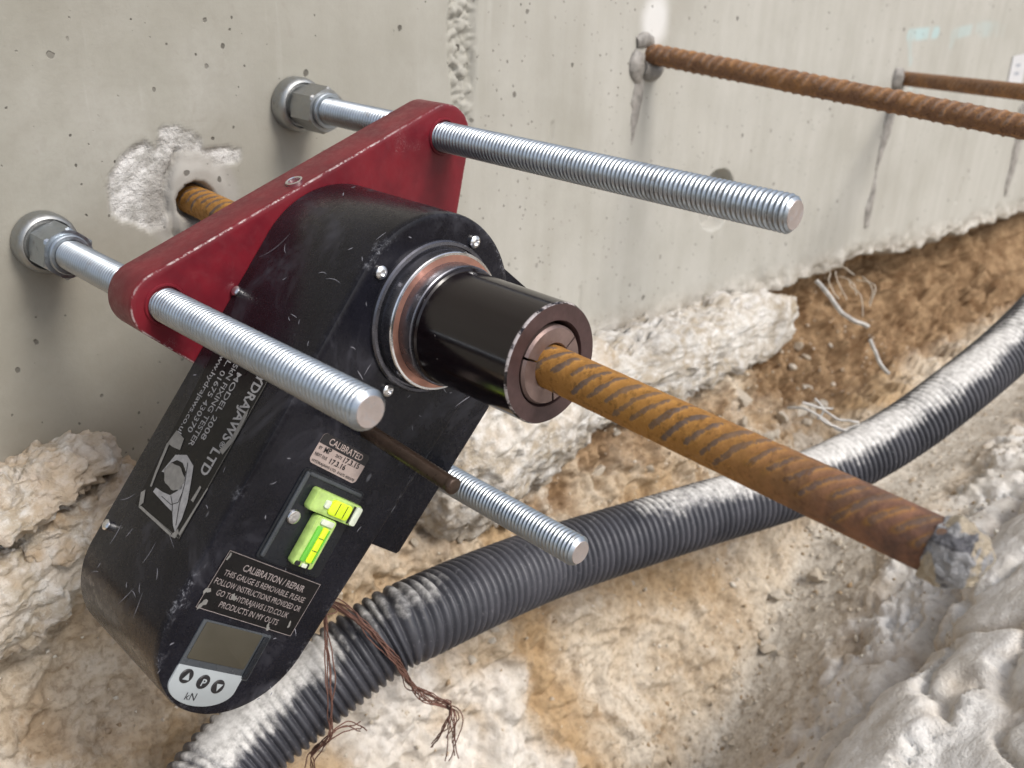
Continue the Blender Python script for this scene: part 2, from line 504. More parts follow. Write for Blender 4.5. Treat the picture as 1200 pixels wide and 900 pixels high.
plain('blued_steel', (0.13, 0.13, 0.15), 0.28, 0.85, 0.2, 60)
plain('copper_face', (0.48, 0.25, 0.19), 0.36, 0.7, 0.25, 70, 0.15)
plain('collet', (0.23, 0.165, 0.15), 0.42, 0.7, 0.2, 90, 0.15)
plain('sleeve_end', (0.075, 0.043, 0.042), 0.40, 0.4, 0.25, 90, 0.1)
plain('black_rubber', (0.016, 0.016, 0.018), 0.5, 0, 0.2, 90, 0.1)
plain('greased_steel', (0.055, 0.036, 0.026), 0.34, 0.5, 0.3, 120, 0.25)
plain('bright_steel', (0.75, 0.75, 0.76), 0.22, 1.0, 0.08, 60)
plain('label_black', (0.007, 0.0065, 0.007), 0.34, 0, 0.25, 120, Specular_IOR_Level=0.28)
plain('label_ink', (0.27, 0.27, 0.28), 0.5, 0, 0.25, 230)
plain('label_pink_ink', (0.25, 0.215, 0.21), 0.55, 0, 0.3, 260)
plain('sticker_silver', (0.40, 0.325, 0.30), 0.42, 0.1, 0.12, 160)
plain('torn_paper', (0.19, 0.185, 0.175), 0.8, 0, 0.2, 200)
plain('ink_black', (0.015, 0.014, 0.016), 0.5, 0, 0.2, 120)
plain('lcd_glass', (0.060, 0.054, 0.040), 0.16, 0, 0.12, 40, Specular_IOR_Level=0.3)
plain('lcd_bezel', (0.055, 0.062, 0.07), 0.3, 0, 0.15, 60)
plain('fascia', (0.34, 0.37, 0.385), 0.38, 0, 0.06, 60)
plain('level_base', (0.012, 0.014, 0.018), 0.25, 0, 0.3, 60, Specular_IOR_Level=0.35)
plain('vial_block', (0.40, 0.58, 0.16), 0.10, 0, 0.25, 140, Coat_Weight=0.8)
plain('vial_fluid', (0.66, 0.88, 0.02), 0.12, 0, 0.05, 60, Coat_Weight=0.8)
plain('vial_green', (0.14, 0.52, 0.05), 0.15, 0, 0.1, 60, Coat_Weight=0.6)
plain('vial_clear', (0.66, 0.72, 0.58), 0.14, 0, 0.15, 200, Coat_Weight=0.8)
plain('twine', (0.155, 0.075, 0.055), 0.75, 0, 0.3, 160)
plain('old_plastic', (0.46, 0.44, 0.41), 0.4, 0, 0.35, 120)
plain('root', (0.52, 0.46, 0.38), 0.7, 0, 0.2, 120)
plain('white_tag', (0.56, 0.56, 0.57), 0.5, 0, 0.06, 60)
plain('tag_ink', (0.32, 0.34, 0.38), 0.6, 0, 0.06, 60)
plain('scratch', (0.20, 0.20, 0.23), 0.6, 0, 0.35, 200)
plain('green_tape', (0.10, 0.34, 0.05), 0.3, 0, 0.1, 60)

g = G('resin')
n = g.noise(50, 5, 0.6)
g.set(Base_Color=g.mix(g.step(n, 0.3, 0.7), (0.17, 0.16, 0.145), (0.34, 0.32, 0.295)), Roughness=0.55)
g.bump(g.noise(120, 4, 0.6), 0.5, 0.002)
MAT['resin'] = g.m

def rust(name, c_rib, c_valley, c_hi, hi_amt):
    g = G(name)
    rib = g.attr('rib')
    n = g.noise(60, 5, 0.7); n2 = g.noise(220, 5, 0.75); n3 = g.noise(22, 4, 0.6)
    rn = g.math('ADD', rib, g.math('MULTIPLY', g.math('SUBTRACT', g.noise(110, 5, 0.8, dist=0.5), 0.5), 2.6))
    c = g.mix(g.step(rn, 0.25, 0.85), c_valley, c_rib)
    c = g.mix(g.math('MULTIPLY', g.step(rn, 0.15, 0.40), g.step(rn, 0.45, 0.75, 0.55, 0.0)), c, c_hi)
    c = g.mix(g.step(n2, 0.50, 0.68, 0, 0.75), c, tuple(x * 0.36 for x in c_valley))
    c = g.mix(g.step(g.noise(330, 4, 0.75), 0.60, 0.72, 0, 0.6), c, tuple(min(1, x * 1.5) for x in c_hi))
    c = g.mix(g.math('MULTIPLY', g.step(n3, 0.42, 0.7), hi_amt), c, c_hi)
    c = g.mix(g.math('MULTIPLY', g.attr('burnt'), g.step(g.math('ADD', rib, g.math('MULTIPLY', n, 0.5)), 0.2, 1.1, 1.0, 0.35)), c, g.mix(g.step(n, 0.35, 0.65), (0.10, 0.055, 0.04), (0.21, 0.10, 0.06)))
    g.set(Base_Color=c, Roughness=g.step(n2, 0.3, 0.7, 0.58, 0.85), Metallic=0.08, Specular_IOR_Level=0.4)
    b0 = g.bump(n, 0.3, 0.002); g.bump(n2, 0.5, 0.0012, b0)
    MAT[name] = g.m
rust('rust', (0.120, 0.086, 0.070), (0.315, 0.150, 0.034), (0.43, 0.215, 0.042), 0.20)
rust('rust_brown', (0.24, 0.155, 0.11), (0.17, 0.088, 0.048), (0.38, 0.185, 0.06), 0.55)

g = G('torn_steel')
n = g.noise(45, 5, 0.6, dist=1.2)
c = g.mix(g.step(n, 0.40, 0.50), (0.085, 0.085, 0.095), (0.27, 0.27, 0.275))
c = g.mix(g.step(g.noise(60, 3, 0.5, g.map((1, 1.7, 0.6), None, (0.6, 0.3, 0.2))), 0.52, 0.57), c, (0.37, 0.315, 0.235))
g.set(Base_Color=c, Metallic=0.35, Roughness=g.step(g.noise(200, 4), 0.3, 0.7, 0.38, 0.65))
g.bump(g.noise(180, 5, 0.7), 0.9, 0.004)
MAT['torn_steel'] = g.m

g = G('duct')
d = g.attr('dust')
n = g.noise(120, 5, 0.7); n2 = g.noise(30, 4)
base = g.mix(g.step(n2, 0.3, 0.7), (0.040, 0.041, 0.050), (0.066, 0.066, 0.078))
base = g.mix(g.step(g.noise(260, 4, 0.7), 0.58, 0.74, 0, 0.5), base, (0.26, 0.26, 0.28))
dd = g.step(g.math('ADD', d, g.math('MULTIPLY', g.math('SUBTRACT', n, 0.5), 0.9)), 0.20, 0.95)
c = g.mix(dd, base, g.mix(g.step(n, 0.3, 0.7), (0.47, 0.455, 0.43), (0.70, 0.685, 0.66)))
g.set(Base_Color=c, Roughness=g.math('ADD', 0.47, g.math('MULTIPLY', dd, 0.45)))
g.bump(n, 0.25, 0.001)
MAT['duct'] = g.m

# ================================================================== SETTING
# ------------------------------------------------------------------ ground sheet round the trench
gx0, gx1, gy0, gy1, gz = -2.0, 6.0, -1.25, 0.36, -0.56
R_ = 400.0
gV = [(-R_, -R_, gz), (R_, -R_, gz), (R_, R_, gz), (-R_, R_, gz), (gx0, gy0, gz), (gx1, gy0, gz), (gx1, gy1, gz), (gx0, gy1, gz)]
gF = [(0, 1, 5, 4), (1, 2, 6, 5), (2, 3, 7, 6), (3, 0, 4, 7)]
tag(mesh_obj('ground', gV, gF, MAT['ground_soil'], smooth=False), kind='structure')

# ------------------------------------------------------------------ trench: wall-side bank, crease, outer rock
ST = [-2.0, 0.1, 0.5, 0.74, 0.92, 1.22, 1.7, 2.3, 3.0, 6.0]
PROF = {  # station -> (Y, Z) control points from under the wall to the ground sheet
    0: [(.07, -.45), (.01, -.50), (-.05, -.60), (-.15, -.80), (-.40, -1.30), (-.58, -1.02), (-.63, -.86), (-.85, -.58), (-1.25, -.562)],
    1: [(.07, -.44), (.01, -.49), (-.04, -.59), (-.14, -.80), (-.38, -1.28), (-.56, -1.00), (-.60, -.84), (-.80, -.58), (-1.25, -.562)],
    2: [(.07, -.46), (.00, -.51), (-.05, -.60), (-.15, -.80), (-.35, -1.16), (-.50, -.93), (-.535, -.79), (-.74, -.59), (-1.25, -.562)],
    3: [(.07, -.47), (.00, -.52), (-.06, -.60), (-.16, -.77), (-.33, -1.06), (-.50, -.83), (-.53, -.725), (-.70, -.58), (-1.25, -.562)],
    4: [(.07, -.48), (.00, -.52), (-.06, -.60), (-.15, -.74), (-.31, -.97), (-.50, -.765), (-.53, -.69), (-.69, -.57), (-1.25, -.562)],
    5: [(.07, -.49), (.02, -.53), (-.04, -.60), (-.12, -.69), (-.265, -.78), (-.49, -.685), (-.525, -.63), (-.68, -.56), (-1.25, -.562)],
    6: [(.10, -.50), (.07, -.55), (.02, -.64), (-.08, -.72), (-.26, -.755), (-.47, -.66), (-.52, -.59), (-.67, -.555), (-1.25, -.562)],
    7: [(.12, -.51), (.10, -.57), (.04, -.66), (-.09, -.72), (-.27, -.74), (-.46, -.65), (-.51, -.58), (-.66, -.555), (-1.25, -.562)],
    8: [(.12, -.52), (.10, -.58), (.04, -.67), (-.09, -.72), (-.27, -.73), (-.46, -.66), (-.51, -.58), (-.66, -.555), (-1.25, -.562)],
    9: [(.12, -.53), (.10, -.58), (.04, -.67), (-.09, -.72), (-.27, -.73), (-.46, -.66), (-.51, -.58), (-.66, -.555), (-1.25, -.562)],
}
PA = np.array([PROF[k] for k in range(len(ST))])      # stations x points x 2
VK = np.array([0, .10, .22, .42, .66, .80, .86, .93, 1.0])

def bank_base(X, v):
    out = []
    vk = np.interp(v, VK, np.arange(len(VK)))
    k = np.clip(np.floor(vk).astype(int), 0, len(VK) - 2)
    f = vk - k
    sx = np.interp(X, ST, np.arange(len(ST)))
    i = np.clip(np.floor(sx).astype(int), 0, len(ST) - 2)
    g_ = sx - i
    def P(ii, kk): return PA[ii, kk]
    a = P(i, k) * (1 - f)[..., None] + P(i, k + 1) * f[..., None]
    b = P(i + 1, k) * (1 - f)[..., None] + P(i + 1, k + 1) * f[..., None]
    return a * (1 - g_)[..., None] + b * g_[..., None]

def bank(X, v):
    yz = bank_base(X, v)
    e = 0.012
    # soften the corners of the profile
    yz = (bank_base(X, np.clip(v - e * 2, 0, 1)) + 2 * bank_base(X, np.clip(v - e, 0, 1)) + 2 * yz
          + 2 * bank_base(X, np.clip(v + e, 0, 1)) + bank_base(X, np.clip(v + e * 2, 0, 1))) / 8
    p0 = bank_base(X, np.clip(v - .03, 0, 1)); p1 = bank_base(X, np.clip(v + .03, 0, 1))
    T = p1 - p0; T /= np.linalg.norm(T, axis=-1)[..., None] + 1e-9
    nY, nZ = T[..., 1], -T[..., 0]          # outward (up and away from the wall)
    P = np.stack([X, yz[..., 0], yz[..., 1]], -1)
    rock = sstep(.725, .765, v + .02 * vnoise(np.stack([X * 9, v * 0, v * 0], -1), 4))
    flat = sstep(.93, 1.0, v)
    soft = sstep(.60, .66, v) * (1 - sstep(.70, .75, v))     # rubble floor
    n_lo = fbm(P, 6.0, 3, 3); n_mid = fbm(P * [1, 1, .7], 17.0, 4, 9, .55, True); n_hi = fbm(P, 62.0, 4, 21, .6)
    d1, ed, rid = cells(P + .02 * np.stack([n_lo, n_mid, n_hi], -1), 11.0, 5)
    d1b, edb, ridb = cells(P + .01 * np.stack([n_hi, n_lo, n_mid], -1), 34.0, 8)
    disp_soil = .020 * n_lo + .014 * n_mid + .0075 * n_hi + .020 * (rid - .5) * sstep(0, .12, ed) + .012 * (ridb - .55) * sstep(0, .12, edb) + .004 * fbm(P, 150.0, 3, 81, .6)
    crev = np.exp(-(fbm(P * [1, 1.6, 1], 4.5, 3, 40) / .05) ** 2)
    dr1, er, rr_ = cells(P * [.55, 1.5, 1.0] + .03 * np.stack([n_lo, n_mid, n_hi], -1), 7.0, 15)
    disp_rock = .012 * n_lo + .022 * (rr_ - .5) * sstep(0, .2, er) - .007 * (1 - sstep(0, .07, er)) + .0012 * n_hi + .0015 * n_mid - .012 * crev
    disp = disp_soil * (1 - rock) + disp_rock * rock - .030 * np.exp(-((v - .808 - .008 * n_lo) / .011) ** 2)
    disp *= (1 - .93 * flat) * (1 - .80 * soft)
    # deep pockets in the brown face under the wall on the right
    pock = sstep(1.25, 1.6, X) * sstep(.03, .12, v) * (1 - sstep(.35, .5, v))
    clod = sstep(.5, .75, X) * sstep(.06, .14, v) * (1 - sstep(.36, .48, v))
    c1_, ce_, cr_ = cells(P + .012 * np.stack([n_hi, n_mid, n_lo], -1), 24.0, 58)
    disp = disp + clod * (.024 * (cr_ - .45) * sstep(0, .12, ce_) + .010 * fbm(P, 40.0, 3, 59, .6, True))
    disp = disp + pock * (.060 * fbm(P, 9.0, 4, 77, .6) - .03 + .022 * (cells(P, 21.0, 78)[2] - .5))
    Q = P.copy()
    Q[..., 1] += nY * disp; Q[..., 2] += nZ * disp
    return Q, rock, soft, pock, n_lo, n_mid, n_hi, crev

xs = np.concatenate([np.linspace(-2, -.05, 40, endpoint=False), np.linspace(-.05, 1.5, 520, endpoint=False),
                     np.linspace(1.5, 2.6, 160, endpoint=False), np.linspace(2.6, 6, 60)])
vv = np.concatenate([np.linspace(0, .93, 470, endpoint=False), np.linspace(.93, 1, 26)])
XX, VV = np.meshgrid(xs, vv, indexing='ij')
Q, rock, soft, pock, nlo, nmid, nhi, crev = bank(XX, VV)
jit = .5 * nlo + .5 * nmid
white = np.clip(sstep(.72, .76, VV + .03 * nmid) * (1 - .5 * crev) * (1 - .6 * np.exp(-((VV - .808) / .014) ** 2)), 0, 1)
# pale patches of chalk in the soil face (behind and under the duct)
pale = sstep(.10, .35, fbm(Q, 5.0, 4, 55)) * sstep(.2, .3, VV) * (1 - rock)
white = np.maximum(white, pale * .75 * sstep(.40, .50, XX) * sstep(.82, .72, XX))
grey = np.clip(soft + .3 * jit * soft, 0, 1) * (1 - white)
patch = 1 - sstep(.7, 1.3, np.hypot((XX - .50) / .10, (VV - .40) / .13) + .5 * nmid + .4 * nlo)
white = np.maximum(white, .8 * patch)
ochre = np.clip(np.exp(-((XX - .70 - .02 * nmid) / .035) ** 2) * (VV > .25) * (VV < .62) + sstep(0.0, .4, fbm(Q, 4.0, 3, 31)) * (1 - rock) * (1 - sstep(.55, .62, VV)), 0, 1) * .8
brown = np.clip(pock * 1.2 + .95 * sstep(-.18, .16, fbm(Q, 7.0, 4, 66)) * sstep(.50, .75, XX + .1 * nlo) * (1 - sstep(.30, .46, VV + .06 * nmid)), 0, 1)
fq = grid_faces(len(xs), len(vv))[:, ::-1]
trench = mesh_obj('trench_soil', Q.reshape(-1, 3), fq, MAT['soil'],
                  attrs={'white': white, 'grey': grey, 'ochre': ochre, 'brown': brown})
tag(trench, kind='structure')

# loose stones lying on the bank and in the crease of the trench
def rock_mesh(name, seed):
    r = np.random.RandomState(seed)
    t = (1 + 5 ** .5) / 2
    v = np.array([(-1, t, 0), (1, t, 0), (-1, -t, 0), (1, -t, 0), (0, -1, t), (0, 1, t), (0, -1, -t), (0, 1, -t), (t, 0, -1), (t, 0, 1), (-t, 0, -1), (-t, 0, 1)]) / math.hypot(1, t)
    f = [(0, 11, 5), (0, 5, 1), (0, 1, 7), (0, 7, 10), (0, 10, 11), (1, 5, 9), (5, 11, 4), (11, 10, 2), (10, 7, 6), (7, 1, 8),
         (3, 9, 4), (3, 4, 2), (3, 2, 6), (3, 6, 8), (3, 8, 9), (4, 9, 5), (2, 4, 11), (6, 2, 10), (8, 6, 7), (9, 8, 1)]
    v = [tuple(p) for p in v]; cache = {}
    def mid(a, b):
        k = (min(a, b), max(a, b))
        if k not in cache:
            m = (np.array(v[a]) + np.array(v[b])) / 2; m /= np.linalg.norm(m); v.append(tuple(m)); cache[k] = len(v) - 1
        return cache[k]
    f2 = []
    for a, b, c_ in f:
        x, y, z = mid(a, b), mid(b, c_), mid(c_, a)
        f2 += [(a, x, z), (b, y, x), (c_, z, y), (x, y, z)]
    V = np.array(v)
    for _ in range(10):                       # cut flats into the pebble
        n = r.normal(size=3); n /= np.linalg.norm(n); h = r.uniform(.42, .75)
        k = V @ n
        V = V - np.outer(np.maximum(0, k - h), n)
    V = V * (1 + .10 * fbm(V + seed, 1.6, 2, seed)[:, None]) * np.array([1, r.uniform(.65, .95), r.uniform(.5, .8)])
    me = bpy.data.meshes.new(name); me.from_pydata([tuple(p) for p in V], [], f2); me.update()
    me.polygons.foreach_set('use_smooth', np.ones(len(me.polygons), dtype=bool)); me.set_sharp_from_angle(angle=math.radians(38))
    me.materials.append(MAT['stone'])
    return me
ROCKS = [rock_mesh('stone', 100 + k) for k in range(9)]
rs = np.random.RandomState(4)
SX, SV, SS = [], [], []
for k in range(150):
    q = rs.rand()
    if q < .48:      # along the crease
        x = rs.uniform(.50, 1.35); v = rs.normal(.665, .035); s = np.clip(rs.lognormal(-5.05, .5), .003, .022)
    elif q < .84:    # high on the bank, right of the tester
        x = rs.uniform(.5, 1.7); v = rs.uniform(.12, .44); s = np.clip(rs.lognormal(-4.45, .5), .005, .034)
    else:
        x = rs.uniform(.05, 1.5); v = rs.uniform(.3, .78); s = np.clip(rs.lognormal(-5.2, .4), .003, .012)
    SX.append(x); SV.append(v); SS.append(s)
SP = bank(np.array(SX), np.array(SV))[0]
for k in range(len(SX)):
    o = bpy.data.objects.new('stone', ROCKS[k % len(ROCKS)])
    COL.objects.link(o)
    o.parent = trench
    o.location = SP[k] + np.array([0, -.2, .35]) * SS[k]
    o.scale = (SS[k],) * 3
    o.rotation_euler = (rs.uniform(-.6, .6), rs.uniform(-.6, .6), rs.uniform(0, 6.28))

# crumbs of soil and chalk too many to count
cr = np.random.RandomState(9)
NC = 6500
cxs = cr.uniform(-.02, 1.9, NC); cvs = np.where(cr.rand(NC) < .45, cr.normal(.66, .06, NC), cr.uniform(.10, .84, NC)); cvs = np.clip(cvs, .06, .9)
cp = bank(cxs, cvs)[0]
csz = np.clip(cr.lognormal(-6.15, .50, NC), .0010, .0075)
octa = np.array([(1, 0, 0), (-1, 0, 0), (0, 1, 0), (0, -1, 0), (0, 0, 1), (0, 0, -1)], float)
of = np.array([(0, 2, 4), (2, 1, 4), (1, 3, 4), (3, 0, 4), (2, 0, 5), (1, 2, 5), (3, 1, 5), (0, 3, 5)])
qv = cr.normal(size=(NC, 3, 3)); Qm = np.linalg.qr(qv)[0]
shp = octa[None] * cr.uniform(.45, 1.1, (NC, 6, 1)) + cr.normal(0, .16, (NC, 6, 3))
CV = cp[:, None] + np.einsum('nij,nkj->nki', Qm, shp) * csz[:, None, None]
det = np.linalg.det(Qm)
CF = np.arange(NC)[:, None, None] * 6 + of[None]
CF[det < 0] = CF[det < 0][:, :, ::-1]
crumb = mesh_obj('soil_crumbs', CV.reshape(-1, 3), CF.reshape(-1, 3), MAT['crumb'], trench, smooth=False, attrs={'tone': np.repeat(cr.rand(NC), 6)})
tag(crumb, kind='stuff')

# ------------------------------------------------------------------ concrete wall
H0 = wall_pt(233, 237)                       # where the tested bar leaves the wall
HOLE2 = (1.234, -.314, .047)                 # shallow round hole
wx = np.concatenate([np.linspace(-2, 0.02, 30, endpoint=False), np.linspace(.02, 1.42, 560, endpoint=False),
                     np.linspace(1.42, 2.8, 276, endpoint=False), np.linspace(2.8, 6, 50)])
wz = np.concatenate([np.linspace(-.60, .0, 240, endpoint=False), np.linspace(.0, 1.9, 40)])
WX, WZ = np.meshgrid(wx, wz, indexing='ij')
W3 = np.stack([WX, np.zeros_like(WX), WZ], -1)
wy = -.0012 * fbm(W3, 2.2, 3, 1) - .0005 * fbm(W3, 16, 3, 2)
nA = fbm(W3, 55, 4, 12, .6); nB = fbm(W3, 140, 3, 13, .6); nC = fbm(W3, 11, 3, 14)
# spalled patch beside the tested bar (outline measured on the wall face)
def wp(pix): return [tuple(wall_pt(u, v)[[0, 2]]) for u, v in pix]
spall_poly = wp([(127, 222), (130, 205), (141, 184), (158, 170), (173, 166), (184, 177), (189, 150), (207, 147), (232, 160), (240, 176), (262, 171), (281, 176), (280, 191),
                 (256, 194), (238, 182), (207, 177), (201, 195), (196, 225), (197, 250), (193, 264), (177, 270), (158, 264), (136, 256), (128, 243)])
jx = WX + .0022 * nA + .0008 * nB; jz = WZ + .0022 * np.roll(nA, 40, 0) + .0008 * nB
spall = in_poly(jx, jz, spall_poly).astype(float)
for _ in range(1):
    sp_ = spall.copy(); sp_[1:-1, 1:-1] = (spall[1:-1, 1:-1] * 2 + spall[:-2, 1:-1] + spall[2:, 1:-1] + spall[1:-1, :-2] + spall[1:-1, 2:]) / 6; spall = sp_
wy = wy + spall * (.0008 + .0016 * nA + .0013 * nB)
# crack between the patch and the smooth mortar round the bar
crk = wp([(207, 177), (203, 190), (196, 212), (194, 232), (199, 252), (205, 268), (211, 282)])
dc = seg_dist(jx, jz, crk)
wy = wy + .006 * np.exp(-(dc / .0022) ** 2)
# mortar collar and drilled hole of the tested bar
dh = np.hypot(WX - H0[0] + .004, WZ - H0[2] - .001) + .0018 * nA
resin = (1 - sstep(.040, .050, dh + .004 * nC)) * .85
wy = wy - .004 * sstep(.040, .028, dh) * (1 - spall)
wy = wy + .022 * (1 - sstep(.0150, .0185, dh))
# shallow hole to the right
d2 = np.hypot(WX - HOLE2[0], WZ - HOLE2[1]) + .0012 * nA
hole2 = 1 - sstep(HOLE2[2] - .006, HOLE2[2], d2)
wy = wy + .024 * hole2
resin = np.maximum(resin, hole2 * sstep(.0, .03, HOLE2[1] - WZ) * .5)
# honeycombed joint
jc = .7175 + .006 * fbm(W3, 9, 2, 51)
hw = .020 + .006 * fbm(W3, 14, 2, 52)
honey = (1 - sstep(hw * .55, hw, np.abs(WX - jc))) * sstep(-.185, -.135, WZ + .012 * nA)
cd1, ced, crid = cells(W3, 95, 61)
wy = wy + honey * (.004 + .0065 * (crid - .45) + .004 * (1 - sstep(0, .22, ced)) + .0015 * nA)
# hairline below the joint and a thin seam on the right
for pts_, dep in (([(.709, -.19), (.70, -.30), (.705, -.47)], .0010), ([(.93, -.39), (.935, -.47)], .003), ([(.862, -.17), (.858, -.205)], .003), ([(2.20, -.40), (2.19, -.45)], .006)):
    wy = wy + dep * np.exp(-(seg_dist(jx, jz, pts_) / .0024) ** 2)
# ragged foot of the wall
zb = .010 * fbm(W3, 26, 3, 72) * sstep(1.0, 1.5, WX) + np.interp(WX, [-2, .15, .3, .66, .97, 1.43, 1.75, 2.14, 2.67, 6], [-.43, -.42, -.46, -.485, -.475, -.500, -.506, -.530, -.545, -.56]) + .015 * nC + .0035 * nA * (WX < 1.45)
foot = sstep(.006, -.022, WZ - zb)
wy = wy + foot * (.085 + .11 * sstep(1.1, 1.5, WX)) + sstep(.06, .0, WZ - zb) * (.004 * nA + (.004 + .008 * sstep(1.0, 1.4, WX)) * fbm(W3, 28, 3, 15) + .006 * (cells(W3, 30, 71)[2] - .5) * sstep(1.0, 1.4, WX))
chalk = sstep(.055, -.005, WZ - zb + .014 * nC + .01 * nA) * (.35 + .65 * sstep(.5, .9, WX))
lime = .58 * (1 - sstep(.55, 1.45, np.hypot((WX - 1.044) / .026, (WZ + .060) / .030) + .35 * nC + .12 * nA))
dirt_shade = .48 * sstep(.85, .30, WX) * sstep(-.12, -.40, WZ + .05 * nC) * sstep(-.7, .6, fbm(W3, 7, 4, 90)) + .25 * np.exp(-(seg_dist(WX, WZ, [(P[0], P[2]) for P in (wall_pt(60, 320), wall_pt(72, 335))]) / .02) ** 2)  # lower-left and below left foot: dirt plus shade put into the colour
dirt_shade = dirt_shade + .35 * np.exp(-(seg_dist(WX, WZ, [tuple(wall_pt(345, 163)[[0, 2]]), tuple(wall_pt(352, 172)[[0, 2]])]) / .016) ** 2)  # stain and contact shade painted below the upper foot
cyan = np.zeros_like(WX)
for a, b, w_, k in (((1066, 41), (1098, 38), .014, .62), ((1066, 42), (1067, 74), .009, .4), ((1116, 40), (1145, 33), .014, .35), ((1120, 38), (1115, 52), .012, .3), ((1150, 34), (1175, 35), .02, .25), ((1068, 100), (1080, 106), .012, .3)):
    cyan = np.maximum(cyan, k * (1 - sstep(w_ * .5, w_, seg_dist(WX, WZ, wp([a, b])))))
W3[..., 1] = wy
wall = empty('concrete_wall', (2.0, .15, -.56))
tag(wall, 'tall grey cast concrete wall with air holes, rough crumbling foot and a honeycombed joint', 'wall')
def wpart(name, V, F, mat, smooth=True, attrs=None, sharp=None, parent=None):
    V = np.asarray(V, float).reshape(-1, 3)
    if parent is None: V = V - np.array([2.0, .15, -.56])
    return mesh_obj(name, V, F, mat, parent or wall, smooth, attrs, sharp)
wf = wpart('wall_face', W3, grid_faces(len(wx), len(wz)), MAT['concrete'],
           attrs={'spall': spall, 'chalk': chalk, 'resin': resin, 'lime': lime, 'dirt_shade': np.clip(dirt_shade, 0, 1), 'cyan': cyan})
# the face material reads world-like coordinates from the object: shift is harmless
def box(x0, x1, y0, y1, z0, z1):
    V = [(x, y, z) for z in (z0, z1) for y in (y0, y1) for x in (x0, x1)]
    return V, [(0, 2, 3, 1), (4, 5, 7, 6), (0, 1, 5, 4), (2, 6, 7, 3), (0, 4, 6, 2), (1, 3, 7, 5)]
V, F = box(-2, 6, .22, .35, -.62, 1.9)
wpart('wall_core', V, F, MAT['concrete'], smooth=False)
V, F = box(-2, 6, -.004, .35, 1.9003, 1.93)
wpart('wall_top', V, F, MAT['concrete'], smooth=False)

# small printed tag on the wall
tg = [wall_pt(*p, .001) for p in ((1187, 66), (1204, 62), (1196, 100), (1180, 98))]
tgo = [p + np.array([0, -.0015, 0]) for p in tg]
twh = mesh_obj('paper_tag', tg + tgo, [(3, 2, 1, 0), (4, 5, 6, 7), (0, 1, 5, 4), (1, 2, 6, 5), (2, 3, 7, 6), (3, 0, 4, 7)], MAT['white_tag'], smooth=False)
tag(twh, 'small white paper tag stuck on the wall at the right edge', 'tag')
iv, if_ = [], []
for k in range(2):
    a = .30 + .28 * k
    q = [(tgo[0] * (1 - b) + tgo[1] * b) * (1 - c_) + (tgo[3] * (1 - b) + tgo[2] * b) * c_ + np.array([0, -.0004, 0]) for b, c_ in ((.3, a), (.62, a), (.62, a + .1), (.3, a + .1))]
    if_.append(tuple(range(len(iv), len(iv) + 4))); iv += q
mesh_obj('print', iv, if_, MAT['tag_ink'], twh, smooth=False)

# ------------------------------------------------------------------ lumps of concrete spilled at the foot of the wall
def lump(name, c, r, rot, seed, label, amp=.22, boxy=3.0, stain=0.2, nu=230, nv=130, strata=0.0):
    th = np.linspace(0, 2 * math.pi, nu, endpoint=False); ph = np.linspace(-math.pi / 2 + .01, math.pi / 2 - .01, nv)
    PH, TH = np.meshgrid(ph, th, indexing='ij')
    U = np.stack([np.cos(PH) * np.cos(TH), np.cos(PH) * np.sin(TH), np.sin(PH)], -1)
    nrm = (np.abs(U) ** boxy).sum(-1) ** (1 / boxy)
    U = U / nrm[..., None]
    r = np.asarray(r, float)
    P = U * r
    rm = float(np.cbrt(np.prod(r)))
    Pn = P + seed * 3.7
    n1 = fbm(Pn, .55 / rm, 3, seed); n2 = fbm(Pn, 22, 4, seed + 3, .6, True); n3 = fbm(Pn, 70, 4, seed + 5, .62)
    d1, ed, rid = cells(Pn + .01 * np.stack([n1, n2, n3], -1), 26, seed)
    d = rm * amp * n1 + .008 * n2 + .0060 * n3 + .014 * (rid - .5) * sstep(0, .15, ed) + .0025 * fbm(Pn, 210, 3, seed + 8, .6)
    if strata:
        d = d + strata * np.sin((P[..., 2] + .35 * P[..., 0]) * 210 + 5 * n1)
    P = P + U * d[..., None]
    V = P.reshape(-1, 3)
    R = Matrix.Rotation(rot[2], 3, 'Z') @ Matrix.Rotation(rot[1], 3, 'Y') @ Matrix.Rotation(rot[0], 3, 'X')
    V = V @ np.array(R).T
    F = [tuple(q) for q in grid_faces(nv, nu, True)]
    F.append(tuple(range(nu - 1, -1, -1))); F.append(tuple((nv - 1) * nu + k for k in range(nu)))
    o = mesh_obj(name, V, F, MAT['overspill'], smooth=True, attrs={'stain': np.clip(stain + .5 * n1, 0, 1).ravel()})
    o.location = c
    tag(o, label, 'concrete lump', 'lumps of spilled concrete along the wall foot')
    return o
rad = math.radians
lump('spilled_concrete', wall_pt(800, 412, .03), (.33, .060, .062), (0, rad(4), rad(4)), 11, 'long whitish lump of spilled concrete behind the rusty bar at the wall foot', .25, 3.2, .05)
lump('spilled_concrete', wall_pt(600, 500, .05), (.17, .068, .092), (rad(10), rad(-6), rad(10)), 23, 'pale rough lump of spilled concrete just below the black sleeve', .28, 2.8, .1)
lump('spilled_concrete', wall_pt(690, 460, .035), (.13, .040, .05), (0, rad(3), 0), 29, 'crumbly pale lump of spilled concrete between the two larger white lumps', .3, 2.8, .25)
lump('spilled_concrete', wall_pt(18, 575, .025), (.075, .055, .016), (rad(-14), rad(-14), rad(6)), 31, 'flat cracked slab of spilled concrete, highest at the left edge', .25, 3.0, .55, strata=.0012)
lump('spilled_concrete', wall_pt(85, 600, .035), (.060, .050, .022), (rad(-10), rad(-12), rad(-8)), 37, 'small tan lump of spilled concrete left of the black tester', .28, 2.8, .75, strata=.001)
